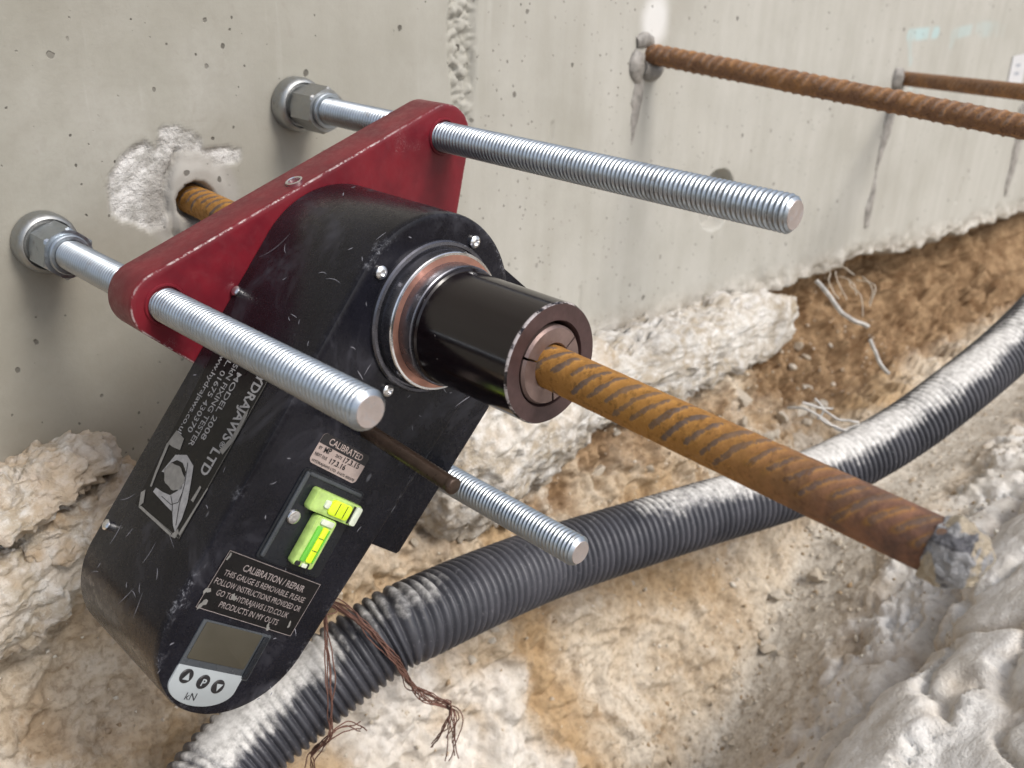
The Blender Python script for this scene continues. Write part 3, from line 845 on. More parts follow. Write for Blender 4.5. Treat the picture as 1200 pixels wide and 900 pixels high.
lump('spilled_concrete', wall_pt(30, 665, .035), (.11, .045, .050), (rad(8), rad(-12), rad(5)), 41, 'broad whitish lump of spilled concrete, lowest at the left edge', .25, 2.8, .45)

# ================================================================== PULL TESTER
CX, CZ = .3985, -.2205                       # axis of the tester on the wall
ANG = math.radians(230.5)
BV = np.array([math.cos(ANG), 0, math.sin(ANG)])      # down the body
SV_ = np.array([-BV[2], 0, BV[0]])                     # across the body
NV = np.array([0, -1.0, 0])                            # out of the wall
TO = np.array([CX, 0, CZ])
TM = Matrix(((SV_[0], -BV[0], NV[0], TO[0]), (SV_[1], -BV[1], NV[1], TO[1]), (SV_[2], -BV[2], NV[2], TO[2]), (0, 0, 0, 1)))
TR = np.stack([SV_, -BV, NV], 1)             # local -> world
tester = empty('pull_tester', M=TM)
tag(tester, 'black hydraulic pull tester with dark red triangular plate on three threaded legs against the wall', 'pull tester')

def to_loc(P): return (np.asarray(P, float) - TO) @ TR
def L3(b, s, t): return np.array([s, -b, t]) / 1000.0   # local millimetres: down body, across, out of wall

def tpart(name, V, F, mat, parent=None, smooth=True, sharp=35, attrs=None, world_in=False):
    V = np.asarray(V, float).reshape(-1, 3)
    if world_in: V = to_loc(V)
    return mesh_obj(name, V, F, MAT[mat] if isinstance(mat, str) else mat, parent or tester, smooth, attrs, sharp)

def hull_circles(circs, n=40):
    """outline (list of xy) of the convex hull of circles (x, y, r), counter-clockwise"""
    P = np.concatenate([np.stack([x + r * np.cos(a), y + r * np.sin(a)], -1) for x, y, r in circs for a in [np.linspace(0, 2 * math.pi, n * 4, endpoint=False)]])
    P = P[np.lexsort((P[:, 1], P[:, 0]))]
    def half(Q):
        h = []
        for p in Q:
            while len(h) > 1 and np.cross(h[-1] - h[-2], p - h[-2]) <= 1e-12: h.pop()
            h.append(p)
        return h
    lo = half(P); hi = half(P[::-1])
    return np.array(lo[:-1] + hi[:-1])

def inset(P, d):
    n = len(P)
    a = P - np.roll(P, 1, 0); b = np.roll(P, -1, 0) - P
    a /= np.linalg.norm(a, axis=1)[:, None] + 1e-12; b /= np.linalg.norm(b, axis=1)[:, None] + 1e-12
    na = np.stack([-a[:, 1], a[:, 0]], -1); nb = np.stack([-b[:, 1], b[:, 0]], -1)
    m = na + nb; m /= np.maximum(np.linalg.norm(m, axis=1)[:, None], 1e-9)
    k = np.clip((m * na).sum(1), .5, 1)
    return P + m * (d / k)[:, None]

def slab(P, z0, z1, bev=.0015, bev0=None, wide=False):
    """bevelled extrusion of a convex outline; wide adds rings that carry the wear of the edge"""
    bev0 = bev if bev0 is None else bev0
    rows = [(bev0, z0, 0), (bev0 * .3, z0 + bev0 * .3, 0), (0, z0 + bev0, 0)]
    if wide: rows += [(0, z1 - bev - .009, 0), (0, z1 - bev - .003, .4)]
    rows += [(0, z1 - bev, .9), (bev * .3, z1 - bev * .3, 1), (bev, z1, .9)]
    if wide: rows += [(bev + .003, z1, .4), (bev + .009, z1, 0)]
    rings = [np.column_stack([inset(P, d) if d else P, np.full(len(P), z)]) for d, z, e in rows]
    n = len(P)
    F = [tuple(q) for q in grid_faces(len(rings), n, True)]
    F.append(tuple(range(n - 1, -1, -1))); F.append(tuple((len(rings) - 1) * n + k for k in range(n)))
    if wide: return np.concatenate(rings), F, np.repeat([e for _, _, e in rows], n)
    return np.concatenate(rings), F

# ---- legs: measured from foot on the wall to cut end
def leg_axis(foot, end, t_end):
    A = wall_pt(*foot, 0.0); E_ = wall_pt(*end, t_end)
    return A, E_
LEGS = [leg_axis((344, 121), (931.7, 252), .527), leg_axis((49, 281.5), (434, 482.7), .4385)]
_P3 = np.array([.5644, 0, -.4807]) * .8
LEGS.append((_P3, wall_pt(680, 647.5, .4275)))

def threaded(A, d, L, R=.0119, pitch=.0036, depth=.0015, seed=0):
    """a real helical thread"""
    n = 36; per = 8
    x, y, z = frame_of(d)
    m = int(L / pitch * per) + 1
    hs = np.linspace(0, L, m); th = np.linspace(0, 2 * math.pi, n, endpoint=False)
    HS, TH = np.meshgrid(hs, th, indexing='ij')
    ph = (HS / pitch - TH / (2 * math.pi)) % 1.0
    tri = np.abs(ph * 2 - 1)
    prof = np.clip((tri - .20) / .62, 0, 1)
    r = R - depth * prof
    cham = np.clip((L - HS) / .0028, 0, 1)
    r = np.minimum(r, R - .0030 * (1 - cham))
    P3 = A + z * HS[..., None] + r[..., None] * (np.cos(TH)[..., None] * x + np.sin(TH)[..., None] * y)
    V = P3.reshape(-1, 3)
    F = [tuple(q) for q in grid_faces(m, n, True)]
    F.append(tuple(range(n - 1, -1, -1)))
    return V, F, P3[-1]

def hexagon(A, d, h0, h1, R, ch=.0022):
    x, y, z = frame_of(d)
    n = 48
    th = np.linspace(0, 2 * math.pi, n, endpoint=False)
    ap = R * math.cos(math.pi / 6)
    hexr = ap / np.cos(th % (math.pi / 3) - math.pi / 6)
    x, y = x * math.cos(.35) + y * math.sin(.35), y * math.cos(.35) - x * math.sin(.35)
    V = []
    for h, k in ((h0, 0), (h0 + ch, 1), (h1 - ch, 1), (h1, 0)):
        r = hexr if k else np.minimum(hexr, ap * 1.03)
        V.append(A + z * h + r[:, None] * (np.cos(th)[:, None] * x + np.sin(th)[:, None] * y))
    F = [tuple(q) for q in grid_faces(4, n, True)]
    F.append(tuple(range(n - 1, -1, -1))); F.append(tuple(3 * n + k for k in range(n)))
    return np.concatenate(V), F

for k, (A, E_) in enumerate(LEGS):
    d = (E_ - A); L = np.linalg.norm(d); d /= L
    V, F, last = threaded(A + d * .030, d, L - .030, seed=k)
    leg = tpart('leg', V, F, 'zinc', sharp=60, world_in=True)
    c_ = last.mean(0)
    Vc = np.concatenate([last, c_ + (last - c_) * .97 + d * .0004, [c_ + d * .0002]]); n = len(last)
    Fc = [(i, (i + 1) % n, n + (i + 1) % n, n + i) for i in range(n)] + [(n + i, n + (i + 1) % n, 2 * n) for i in range(n)]
    tpart('cut_end', Vc, Fc, 'cut_steel', leg, world_in=True)
    V, F = lathe([(.0232, .0005), (.0245, .0018), (.0246, .0125), (.0240, .0150), (.0222, .0178), (.0206, .0184), (.0200, .0176), (.0192, .0150)], A, d, 64, True, True)
    tpart('foot', V, F, 'steel', leg, world_in=True, sharp=40)
    V, F = lathe([(.0172, .0140), (.0172, .0235), (.0178, .0240)], A, d, 48)
    tpart('foot_neck', V, F, 'steel', leg, world_in=True)
    V, F = hexagon(A, d, .0236, .0545, .0210, .0016)
    tpart('nut', V, F, 'steel' if k == 0 else 'zinc', leg, world_in=True, sharp=25)
    V, F = lathe([(.0152, .0546), (.0156, .0552), (.0156, .0582), (.0148, .0590), (.0123, .0592)], A, d, 48, True, False)
    tpart('nut_flange', V, F, 'zinc', leg, world_in=True)
    # collar behind the plate
    V, F = lathe([(.0150, .168), (.0158, .169), (.0158, .1783)], A, d, 48, True, True)
    tpart('collar', V, F, 'steel', leg, world_in=True)

# ---- red plate
def leg_local(k, t):
    A, E_ = LEGS[k]
    f_ = t / (-E_[1])
    return to_loc(A + (E_ - A) * f_)
q1, q2, q3 = [leg_local(k, .2) for k in range(3)]
PLT = hull_circles([(q1[0] + .003, q1[1], .0265), (q2[0], q2[1], .0235), (q3[0], q3[1], .0255)], 28)
V, F, we = slab(PLT, .1785, .214, .0013, None, True)
plate = tpart('mounting_plate', V, F, 'red_paint', sharp=30, attrs={'wear': we})
for k in range(3):
    c_ = leg_local(k, .214)
    V, F = lathe([(.0126, .0002), (.0130, .0014), (.0142, .0014), (.0148, .0002)], np.array([c_[0], c_[1], .214]), (0, 0, 1), 56, False, False)
    tpart('leg_bushing', V, F, 'red_paint', plate)
# threaded hole in the upper edge of the plate
_e = q2[:2] - q1[:2]; _e /= np.linalg.norm(_e)
_nrm = np.array([_e[1], -_e[0]])
if _nrm @ (q1[:2] - q3[:2]) < 0: _nrm = -_nrm
_cands = np.linspace(0, 1, 200)
_best = None
for f_ in _cands:
    xy = q1[:2] * (1 - f_) + q2[:2] * f_ + _nrm * .0250
    for tz in np.linspace(.182, .211, 12):
        w = TO + TR @ np.array([xy[0], xy[1], tz]); dv = w - CAM; dd = dv @ FW
        u = 600 + FPX * (dv @ RT) / dd; v = 450 - FPX * (dv @ UP) / dd
        e2 = (u - 345) ** 2 + (v - 212) ** 2
        if _best is None or e2 < _best[0]: _best = (e2, xy, tz)
hc = np.array([_best[1][0], _best[1][1], _best[2]])
nn = np.array([_nrm[0], _nrm[1], 0])
V, F = lathe([(.0062, -.003), (.0064, .0006), (.0054, .0010), (.0046, .0004), (.0042, -.006)], hc, nn, 32, False, True)
tpart('threaded_insert', V, F, 'bright_steel', plate)
V, F = lathe([(.0040, -.0025), (.0040, -.0020)], hc, nn, 24)
tpart('insert_bore', V, F, 'ink_black', plate)

# ---- body casting
TF = .328
BODY = hull_circles([(0, 0, .0715), (-.010, -.2415, .0585)], 40)
V, F, we = slab(BODY, .2145, TF, .0030, .001, True)
body = tpart('body', V, F, 'black_paint', sharp=30, attrs={'wear': we})
# pump box on the far side
BOX = np.array([(.030, .060), (.030, -.157), (.040, -.1585), (.0855, -.1585), (.0875, -.156), (.098, -.032), (.096, .052), (.088, .060)])
V, F = slab(BOX, .222, .3262, .0014)
pump = tpart('pump_box', V, F, 'black_paint', sharp=25)

def cap_screw(b, s, parent, r=.0046):
    A = L3(b, s, 0); A[2] = TF
    V, F = lathe([(r * .9, -.001), (r, .0006), (r * .96, .0020), (r * .75, .0030), (r * .45, .0034), (r * .42, .0018)], A, (0, 0, 1), 28, False, True)
    tpart('screw', V, F, 'bright_steel', parent)
for b, s in ((-3, -60), (-59, -2), (59, -5), (2, 58.5)):
    cap_screw(b, s, body)
# screws in the flat side of the body
def side_x(b):       # s coordinate of the left side at b (mm)
    return -71.6 + (b / 241.5) * 3.2
for b, t in ((48, 217.5), (228, 222)):
    A = L3(b, side_x(b) + .2, t)
    V, F = lathe([(.0036, -.001), (.0040, .0006), (.0037, .0018), (.0025, .0028), (.0008, .0031)], A, (-1, 0, 0), 24, False, True)
    tpart('screw', V, F, 'bright_steel', body)
A = L3(268, 40.2, 322)
V, F = lathe([(.0016, -.002), (.0018, .003), (.0012, .0036)], A, (.86, -.5, 0), 16)
tpart('screw', V, F, 'black_rubber', body)
# greased spindle sticking out of the front
A = np.array([-.003, -.089, TF - .003]); E_ = to_loc(wall_pt(533, 571, .418))
d = E_ - A; L = np.linalg.norm(d)
pr = [(.0054, 0)]
for k in range(26):
    h = .004 + k * (L - .008) / 26
    pr += [(.0054, h), (.0048, h + .0012)]
pr += [(.0054, L - .004), (.0056, L - .001), (.0046, L)]
V, F = lathe(pr, A, d, 28)
tpart('spindle', V, F, 'greased_steel', sharp=50)

# ---- hairline scratches in the paint (thin slivers lying on the surface)
def scratch_front(c_, a, L, bend, w=.00022):
    n = 9; u = np.linspace(-.5, .5, n)
    x = c_[0] + L * (u * math.cos(a) - bend * (u ** 2) * math.sin(a)); y = c_[1] + L * (u * math.sin(a) + bend * (u ** 2) * math.cos(a))
    return x, y, w * (1 - (2 * np.abs(u)) ** 2 * .85)
srs = np.random.RandomState(21)
ms = []
for k in range(44):
    while True:
        c_ = np.array([srs.uniform(-.07, .07), srs.uniform(-.29, .07)])
        if np.linalg.norm(c_) > .056 and (c_[1] > -.07 or abs(c_[0] + .01) < .05) and not (abs(c_[0] + .005) < .035 and -.195 < c_[1] < -.10): break
    if np.linalg.norm(c_) > .069 and c_[1] > 0: continue
    x, y, w = scratch_front(c_, srs.uniform(0, 3.14), srs.choice([.003, .005, .009, .016], p=[.45, .3, .17, .08]), srs.uniform(-.5, .5), srs.uniform(.0002, .0005))
    dx, dy = np.gradient(x), np.gradient(y); m_ = np.hypot(dx, dy); nx, ny = -dy / m_ * w, dx / m_ * w
    V = np.concatenate([np.column_stack([x + nx, y + ny, np.full(9, TF + .00012)]), np.column_stack([x - nx, y - ny, np.full(9, TF + .00012)])])
    ms.append((V, [(i, 9 + i, 10 + i, i + 1) for i in range(8)]))
for k in range(40):            # on the rounded head and the flat side
    t0 = srs.uniform(.222, .322); p0 = srs.uniform(-.07, .26)
    x, y, w = scratch_front((p0, t0), srs.uniform(0, 3.14), srs.choice([.004, .008, .016, .03], p=[.4, .35, .18, .07]), srs.uniform(-.5, .5), srs.uniform(.00018, .00045))
    dx, dy = np.gradient(x), np.gradient(y); m_ = np.hypot(dx, dy); nx, ny = -dy / m_ * w, dx / m_ * w
    def onsurf(p, t):
        o_ = []
        for a_, b_ in zip(p, t):
            b_ = min(max(b_, .2165), .3245)
            if a_ >= 0: o_.append((side_x(a_ * 1000) / 1000 - .00015, -a_, b_))
            else:
                th_ = math.pi + a_ / .0715; o_.append((.07165 * math.cos(th_), .07165 * math.sin(th_) * 1.0, b_))
        return np.array(o_)
    V = np.concatenate([onsurf(x + nx, y + ny), onsurf(x - nx, y - ny)])
    ms.append((V, [(i, 9 + i, 10 + i, i + 1) for i in range(8)]))
V, F = joinm(ms)
tag(tpart('scratches', V, F, 'scratch', body, smooth=False), kind='stuff')

# ---- load ring and sleeve
O = np.array([0, 0, 0.0])
def ring(name, prof, mat, parent=None, cap0=False, cap1=False, n=96, sharp=30):
    V, F = lathe([(r, t) for r, t in prof], O, (0, 0, 1), n, cap0, cap1)
    return tpart(name, V, F, mat, parent, sharp=sharp)
lr = ring('load_ring', [(.0535, .3275), (.0535, .3300), (.0525, .3312), (.0505, .3316), (.0500, .3296), (.0488, .3296), (.0486, .3400), (.0482, .3412)], 'blued_steel')
ring('ring_lip', [(.0482, .34115), (.0476, .3419), (.0462, .3421)], 'bright_steel', lr)
ring('ring_face', [(.0462, .34208), (.0440, .3419), (.0415, .3419)], 'copper_face', lr)
ring('ring_spigot', [(.0416, .3405), (.0416, .3530), (.0409, .3536), (.0398, .3536)], 'blued_steel', lr)
SE = .4385
V, F = lathe([(.0388, .3500), (.0402, .3545), (.0402, .3560), (.0390, .3572), (.0388, SE - .004), (.0388, SE - .0014), (.0379, SE)], O, (0, 0, 1), 96, False, False)
sl = tpart('sleeve', V, F, 'black_gloss', sharp=30, attrs={'wear': np.repeat([0, 0, 0, 0, 0, .8, 1.0], 96)})
ring('sleeve_end', [(.0379, SE - .00005), (.0276, SE - .0004), (.0266, SE - .0026), (.0262, SE - .03)], 'sleeve_end', sl, sharp=25)
# three jaws of the collet round the bar
rebar_dir_A = H0
rebar_S = wall_pt(646, 429.5, .4385)
rc = to_loc(rebar_S)
for k in range(3):
    a0 = math.radians(75 + 120 * k) + .035; a1 = a0 + math.radians(120) - .07
    th = np.linspace(a0, a1, 22)
    V, F = [], []
    prof = [(.0138, SE - .03), (.0138, SE - .0008), (.0148, SE + .0006), (.0238, SE + .0006), (.0252, SE - .0012), (.0252, SE - .03)]
    for r, t in prof:
        V += [(rc[0] * .6 + r * math.cos(a), rc[1] * .6 + r * math.sin(a), t) for a in th]
    n = len(th)
    F = [(i * n + j + 1, i * n + j, (i + 1) * n + j, (i + 1) * n + j + 1) for i in range(len(prof) - 1) for j in range(n - 1)]
    F.append(tuple(i * n for i in range(len(prof)))); F.append(tuple(i * n + n - 1 for i in reversed(range(len(prof)))))
    F = [tuple(reversed(f)) for f in F]
    tpart('collet_jaw', V, F, 'collet', sl, sharp=35)

# ---- flat print and fittings on the front face
def text_mesh(s, bold=0.0, spacing=1.0):
    cu = bpy.data.curves.new('txt', 'FONT'); cu.body = s; cu.size = 1.0; cu.offset = bold; cu.space_character = spacing
    cu.resolution_u = 3
    ob = bpy.data.objects.new('txt', cu); COL.objects.link(ob)
    dg = bpy.context.evaluated_depsgraph_get()
    me = bpy.data.meshes.new_from_object(ob.evaluated_get(dg))
    V = np.array([v.co[:] for v in me.vertices]); F = [tuple(p.vertices) for p in me.polygons]
    bpy.data.objects.remove(ob); bpy.data.curves.remove(cu); bpy.data.meshes.remove(me)
    V[:, 0] -= V[:, 0].min()
    return V, F
def lay(V, ox, oy, z, width=None, height=None, rot=0.0):
    """fit text to width/height (m) with lower-left at ox, oy on the front face"""
    V = V.copy()
    w = np.ptp(V[:, 0])
    sx = width / w if width else height / .72
    sy = height / .72 if height else sx
    x, y = V[:, 0] * sx, V[:, 1] * sy
    c_, s_ = math.cos(rot), math.sin(rot)
    return np.column_stack([ox + x * c_ - y * s_, oy + x * s_ + y * c_, np.full(len(V), z)])
def rounded(x0, x1, y0, y1, r, n=6):
    out = []
    for cx_, cy_, a in ((x1 - r, y1 - r, 0), (x0 + r, y1 - r, 90), (x0 + r, y0 + r, 180), (x1 - r, y0 + r, 270)):
        out += [(cx_ + r * math.cos(math.radians(a + 90 * k / n)), cy_ + r * math.sin(math.radians(a + 90 * k / n))) for k in range(n + 1)]
    return np.array(out)
def thin(P, z0, z1):
    n = len(P)
    V = np.concatenate([np.column_stack([P, np.full(n, z0)]), np.column_stack([P, np.full(n, z1)])])
    F = [tuple(q) for q in grid_faces(2, n, True)]
    F.append(tuple(n + k for k in range(n))); F.append(tuple(range(n - 1, -1, -1)))
    return V, F
def rotp(P, c_, a):
    P = np.asarray(P) - c_
    return P @ np.array([[math.cos(a), math.sin(a)], [-math.sin(a), math.cos(a)]]) + c_

# calibration sticker
T1 = TF + .0003
st_c = np.array([-.0115, -.1140]); st_a = math.radians(-1.5)
P = rotp(rounded(-.0345, .0115, -.1245, -.1030, .0035), st_c, st_a)
V, F = thin(P, TF - .0002, T1)
stk = tpart('calibration_sticker', V, F, 'sticker_silver', smooth=False)
P = rotp(np.array(list(rounded(-.0345, .0115, -.1105, -.1030, .0035)[:14]) + [(-.0345, -.1105), (.0115, -.1105)]), st_c, st_a)
V, F = thin(P, T1, T1 + .0002)
tpart('sticker_band', V, F, 'ink_black', stk, smooth=False)
ps = []
def rot_text(s, ox, oy, w, h, a=0.0, bold=.01, z=T1 + .0004):
    V, F = text_mesh(s, bold)
    V = lay(V, 0, 0, z, w, h)
    xy = rotp(V[:, :2] + np.array([ox, oy]), np.array([ox, oy]), a)
    return np.column_stack([rotp(xy, st_c, st_a), V[:, 2]]), F
tV, tF = rot_text('CALIBRATED', -.0275, -.1088, .033, .0046)
tpart('lettering', tV, tF, 'sticker_silver', stk, smooth=False)
tV, tF = joinm([rot_text('BY', -.0328, -.1142, .003, .0022), rot_text('MP', -.0275, -.1150, .0062, .0038, .12, .02), rot_text('DATE', -.0165, -.1140, .0058, .0020), rot_text('17.3.15', -.0085, -.1148, .0155, .0036, .03, .02),
                rot_text('NEXT DUE', -.0332, -.1188, .0115, .0021), rot_text('17.3.16', -.0185, -.1197, .015, .0036, .03, .02), rot_text('HYDRAJAWS LTD  01675 430370', -.0325, -.1232, .0415, .0018)])
tpart('lettering', tV, tF, 'ink_black', stk, smooth=False)

# spirit level: dark base with two green vials
P = rounded(-.0345, .0240, -.1930, -.1275, .003)
lvl_rings = []
V, F = slab(P, TF - .001, TF + .0009, .0004)
lvl = tpart('spirit_level', V, F, 'level_base', sharp=25)
P = rounded(-.0325, -.0290, -.1905, -.1295, .0012); V, F = slab(P, TF + .0008, TF + .0026, .0008)
tpart('rim', V, F, 'lcd_bezel', lvl)
P = rounded(-.0285, .0215, -.1315, -.1290, .0010); V, F = slab(P, TF + .0008, TF + .0016, .0004)
tpart('rim', V, F, 'lcd_bezel', lvl)
def vial(along, x0, x1, y0, y1):
    P = rounded(x0, x1, y0, y1, .0026)
    V, F = slab(P, TF + .0008, TF + .0080, .0016)
    vb = tpart('vial', V, F, 'vial_block', lvl)
    return vb
vial('s', -.0215, .0225, -.1515, -.1360)
vial('b', -.0105, .0085, -.1880, -.1520)
zt = TF + .0081
def strip(name, x0, x1, y0, y1, mat, h=.0012):
    P = rounded(x0, x1, y0, y1, min(x1 - x0, y1 - y0) * .3)
    V, F = slab(P, zt - .0004, zt + h, .0004)
    tpart(name, V, F, mat, lvl)
strip('fluid', -.0065, .0130, -.1492, -.1384, 'vial_fluid')
strip('end_plug', .0160, .0218, -.1505, -.1370, 'vial_clear')
strip('bubble', -.0115, -.0070, -.1460, -.1405, 'vial_clear', .0016)
for x in (.0005, .0075): strip('gauge_line', x, x + .0005, -.1484, -.1394, 'ink_black', .0015)
strip('gauge_line', .0140, .0152, -.1500, -.1376, 'ink_black')
strip('fluid', -.0022, .0032, -.1835, -.1580, 'vial_fluid')
strip('fluid_edge', -.0068, -.0026, -.1838, -.1582, 'vial_green')
strip('fluid_edge', .0038, .0050, -.1830, -.1590, 'vial_green')
strip('end_plug', -.0090, -.0050, -.1872, -.1842, 'ink_black')
strip('end_plug', -.0030, .0015, -.1874, -.1846, 'vial_clear')
strip('end_plug', .0022, .0032, -.1876, -.1840, 'ink_black')
strip('end_plug', -.0065, .0050, -.1570, -.1530, 'vial_clear')
for y in (-.1750, -.1660): strip('gauge_line', -.0020, .0030, y, y + .0005, 'ink_black', .0015)
A = np.array([-.0235, -.160, TF + .0010])
V, F = lathe([(.0050, -.001), (.0052, .0008), (.0045, .0020), (.0028, .0027), (.0012, .0024)], A, (0, 0, 1), 28, False, True)
tpart('screw', V, F, 'bright_steel', lvl)

# instruction label
P = rotp(rounded(-.0555, .0290, -.2345, -.1945, .0008), np.array([-.013, -.214]), math.radians(-2.0))
V, F = thin(P, TF - .0002, T1)
ilb = tpart('instruction_label', V, F, 'label_black', smooth=False)
lc = np.array([-.013, -.214]); la = math.radians(-2.0)
fr = []
for (x0, x1, y0, y1) in ((-.0553, .0288, -.1952, -.1948), (-.0553, .0288, -.2343, -.2339), (-.0553, -.0549, -.2339, -.1952), (.0284, .0288, -.2339, -.1952)):
    q = rotp(np.array([(x0, y0), (x1, y0), (x1, y1), (x0, y1)]), lc, la)
    fr.append((np.column_stack([q, np.full(4, T1 + .0003)]), [(0, 1, 2, 3)]))
V, F = joinm(fr)
tpart('border', V, F, 'label_pink_ink', ilb, smooth=False)
def ltext(s, ox, oy, w, h, bold=.004):
    V, F = text_mesh(s, bold); V = lay(V, ox, oy, T1 + .0003, w, h)
    return np.column_stack([rotp(V[:, :2], lc, la), V[:, 2]]), F
V, F = joinm([ltext('CALIBRATION / REPAIR', -.0385, -.2040, .0560, .0046, .015), ltext('THIS GAUGE IS REMOVABLE. PLEASE', -.0500, -.2105, .0730, .0040),
              ltext('FOLLOW INSTRUCTIONS PROVIDED OR', -.0530, -.2170, .0770, .0040), ltext('GO TO HYDRAJAWS LTD.CO.UK', -.0470, -.2235, .0640, .0040), ltext('PRODUCTS IN MY OUTS', -.0400, -.2300, .0520, .0040)])
tpart('lettering', V, F, 'label_pink_ink', ilb, smooth=False)
# torn, whitened bits of the label
tr = []
for k, (x, y, r) in enumerate(((-.0520, -.2310, .0022), (-.0545, -.2225, .0018), (-.033, -.2215, .0018), (.006, -.2330, .0016), (.022, -.2270, .0013), (-.0535, -.1985, .0013))):
    a = np.linspace(0, 6.28, 9, endpoint=False); rr = r * (1 + .5 * np.sin(a * 2 + k) + .25 * np.cos(a * 3))
    q = rotp(np.column_stack([x + rr * np.cos(a), y + 1.5 * rr * np.sin(a)]), lc, la)
    tr.append((np.column_stack([q, np.full(9, T1 + .0005)]), [tuple(range(9))]))
for V, F in tr: tpart('torn_paper', V, F, 'torn_paper', ilb, smooth=False)

# digital gauge
def dshape(x0, x1, ytop, ybot, n=26):
    """flat top, rounded bottom"""
    cx_ = (x0 + x1) / 2; w = (x1 - x0) / 2
    a = np.linspace(math.pi, 2 * math.pi, n)
    low = np.column_stack([cx_ + w * np.cos(a), ybot + .0105 * 0 + (ytop - ybot) * .55 + (ytop - ybot) * .55 * np.sin(a)])
    return np.concatenate([[(x1, ytop), (x0, ytop)], low])
P = rounded(-.0455, .0125, -.2720, -.2385, .0015)
V, F = slab(P, TF - .001, TF + .0010, .0004)
dsp = tpart('gauge', V, F, 'lcd_bezel', sharp=25)
P = rounded(-.0430, .0045, -.2645, -.2395, .001); V, F = slab(P, TF + .0009, TF + .0016, .0003)
tpart('screen', V, F, 'lcd_glass', dsp)
P = rounded(.0060, .0110, -.2705, -.2400, .001); V, F = slab(P, TF + .0009, TF + .0022, .0005)
tpart('screen_rim', V, F, 'level_base', dsp)
P = dshape(-.0455, .0075, -.2690, -.2940); V, F = slab(P, TF - .001, TF + .0014, .0005)
tpart('keypad', V, F, 'fascia', dsp)
zk = TF + .0014
for k, (b, s) in enumerate(((275.5, -36), (277.2, -21.5), (278.5, -8.5))):
    A = L3(b, s, 0); A[2] = zk
    V, F = lathe([(.0048, -.0004), (.0048, .0004), (.0043, .0008)], A, (0, 0, 1), 32, False, True)
    bt = tpart('button', V, F, 'ink_black', dsp)
    z = zk + .0011
    if k == 1:
        V, F = text_mesh('P', .02); V = lay(V, A[0] - .0016, A[1] - .0024, z, .0034, .0048)
    else:
        q = np.array([(-.0026, -.0022), (.0026, -.0022), (0, .0028)]) * (1 if k == 0 else -1)
        V, F = np.column_stack([q + A[:2], np.full(3, z)]), [(0, 1, 2)]
    tpart('symbol', V, F, 'fascia', dsp, smooth=False)
V, F = text_mesh('kN', .0); V = lay(V, -.0285, -.2905, zk + .0003, .0080, .0052, .04)
tpart('handwriting', V, F, 'ink_black', dsp, smooth=False)

# ---- maker's label on the flat side of the body
def side(b, t, off=.0002):
    """side plane point: b down the body, t out of the wall (mm)"""
    return np.array([side_x(b) / 1000 - off, -b / 1000, t / 1000])
def on_side(u, v):
    """(b, t) in mm on the side plane for a point measured in the photograph"""
    o = (CAM - TO) @ TR; d = ray(u, v) @ TR
    k = (-.0700 - o[0]) / d[0]
    P = o + d * k
    return -P[1] * 1000, P[2] * 1000
def side_poly(pts, off):
    return np.array([side(b, t, off) for b, t in pts])
q = [(70, 228), (205, 238), (205, 299), (70, 299)]
Vb = side_poly(q, .0003); Va = side_poly(q, -.0008)
nm = tpart('name_label', np.concatenate([Vb, Va]), [(3, 2, 1, 0), (4, 5, 6, 7), (0, 1, 5, 4), (1, 2, 6, 5), (2, 3, 7, 6), (3, 0, 4, 7)], 'label_black', smooth=False)
def stext(s, b0, t0, w, h, bold=.0):
    V, F = text_mesh(s, bold)
    sx = w / np.ptp(V[:, 0]); sy = h / .72
    return np.array([side(b0 + x * sx, t0 + y * sy, .0005) for x, y, _ in V]), [tuple(f) for f in F]
tx = [stext('HYDRAJAWS', 83.5, 286, 54, 9.5, .024), stext('®', 138.5, 287, 4.5, 5, .01), stext('LTD', 145, 282.5, 18, 9.5, .024),
      stext('MODEL 2008', 96, 265.5, 49, 5.6, .010), stext('145kN FIXING TESTER', 86, 257.3, 67, 5.6, .010),
      stext('TEL. 01675 430370', 83, 248.6, 63, 5.6, .010), stext('www.hydrajaws.co.uk', 86, 239.5, 67, 5.6, .010)]
V, F = joinm(tx)
tpart('lettering', V, F, 'label_ink', nm, smooth=False)
bd = []
for b0, b1, t0, t1 in ((203.6, 203.9, 246, 297), (72, 203.6, 297.9, 298.2)):
    bd.append((side_poly([(b0, t0), (b1, t0), (b1, t1), (b0, t1)], .0005), [(0, 1, 2, 3)]))
V, F = joinm(bd)
tpart('border', V, F, 'torn_paper', nm, smooth=False)
def crop_pts(pts, off): return side_poly([on_side(150 + x / 4.09, 420 + y / 4.09) for x, y in pts], off)
claw_out = [(160, 542), (228, 462), (283, 463), (314, 515), (300, 600), (283, 690), (255, 770), (222, 832), (213, 800), (210, 735), (180, 705), (118, 638), (132, 618), (165, 640), (200, 655),
            (235, 635), (265, 600), (278, 545), (262, 500), (235, 487), (205, 500), (185, 525), (170, 545)]
tpart('emblem', crop_pts(claw_out, .0006), [tuple(range(len(claw_out)))], 'label_ink', nm, smooth=False)
a = np.linspace(0, 2 * math.pi, 28, endpoint=False)
cog = [(220 + (46 + (5 if k % 4 < 2 else 0)) * math.cos(x) + 8 * math.sin(x), 568 + (62 + (5 if k % 4 < 2 else 0)) * math.sin(x)) for k, x in enumerate(a)]
tpart('emblem', crop_pts(cog, .0006), [tuple(range(len(cog)))], 'sticker_grey' if 'sticker_grey' in MAT else 'torn_paper', nm, smooth=False)
ln = []
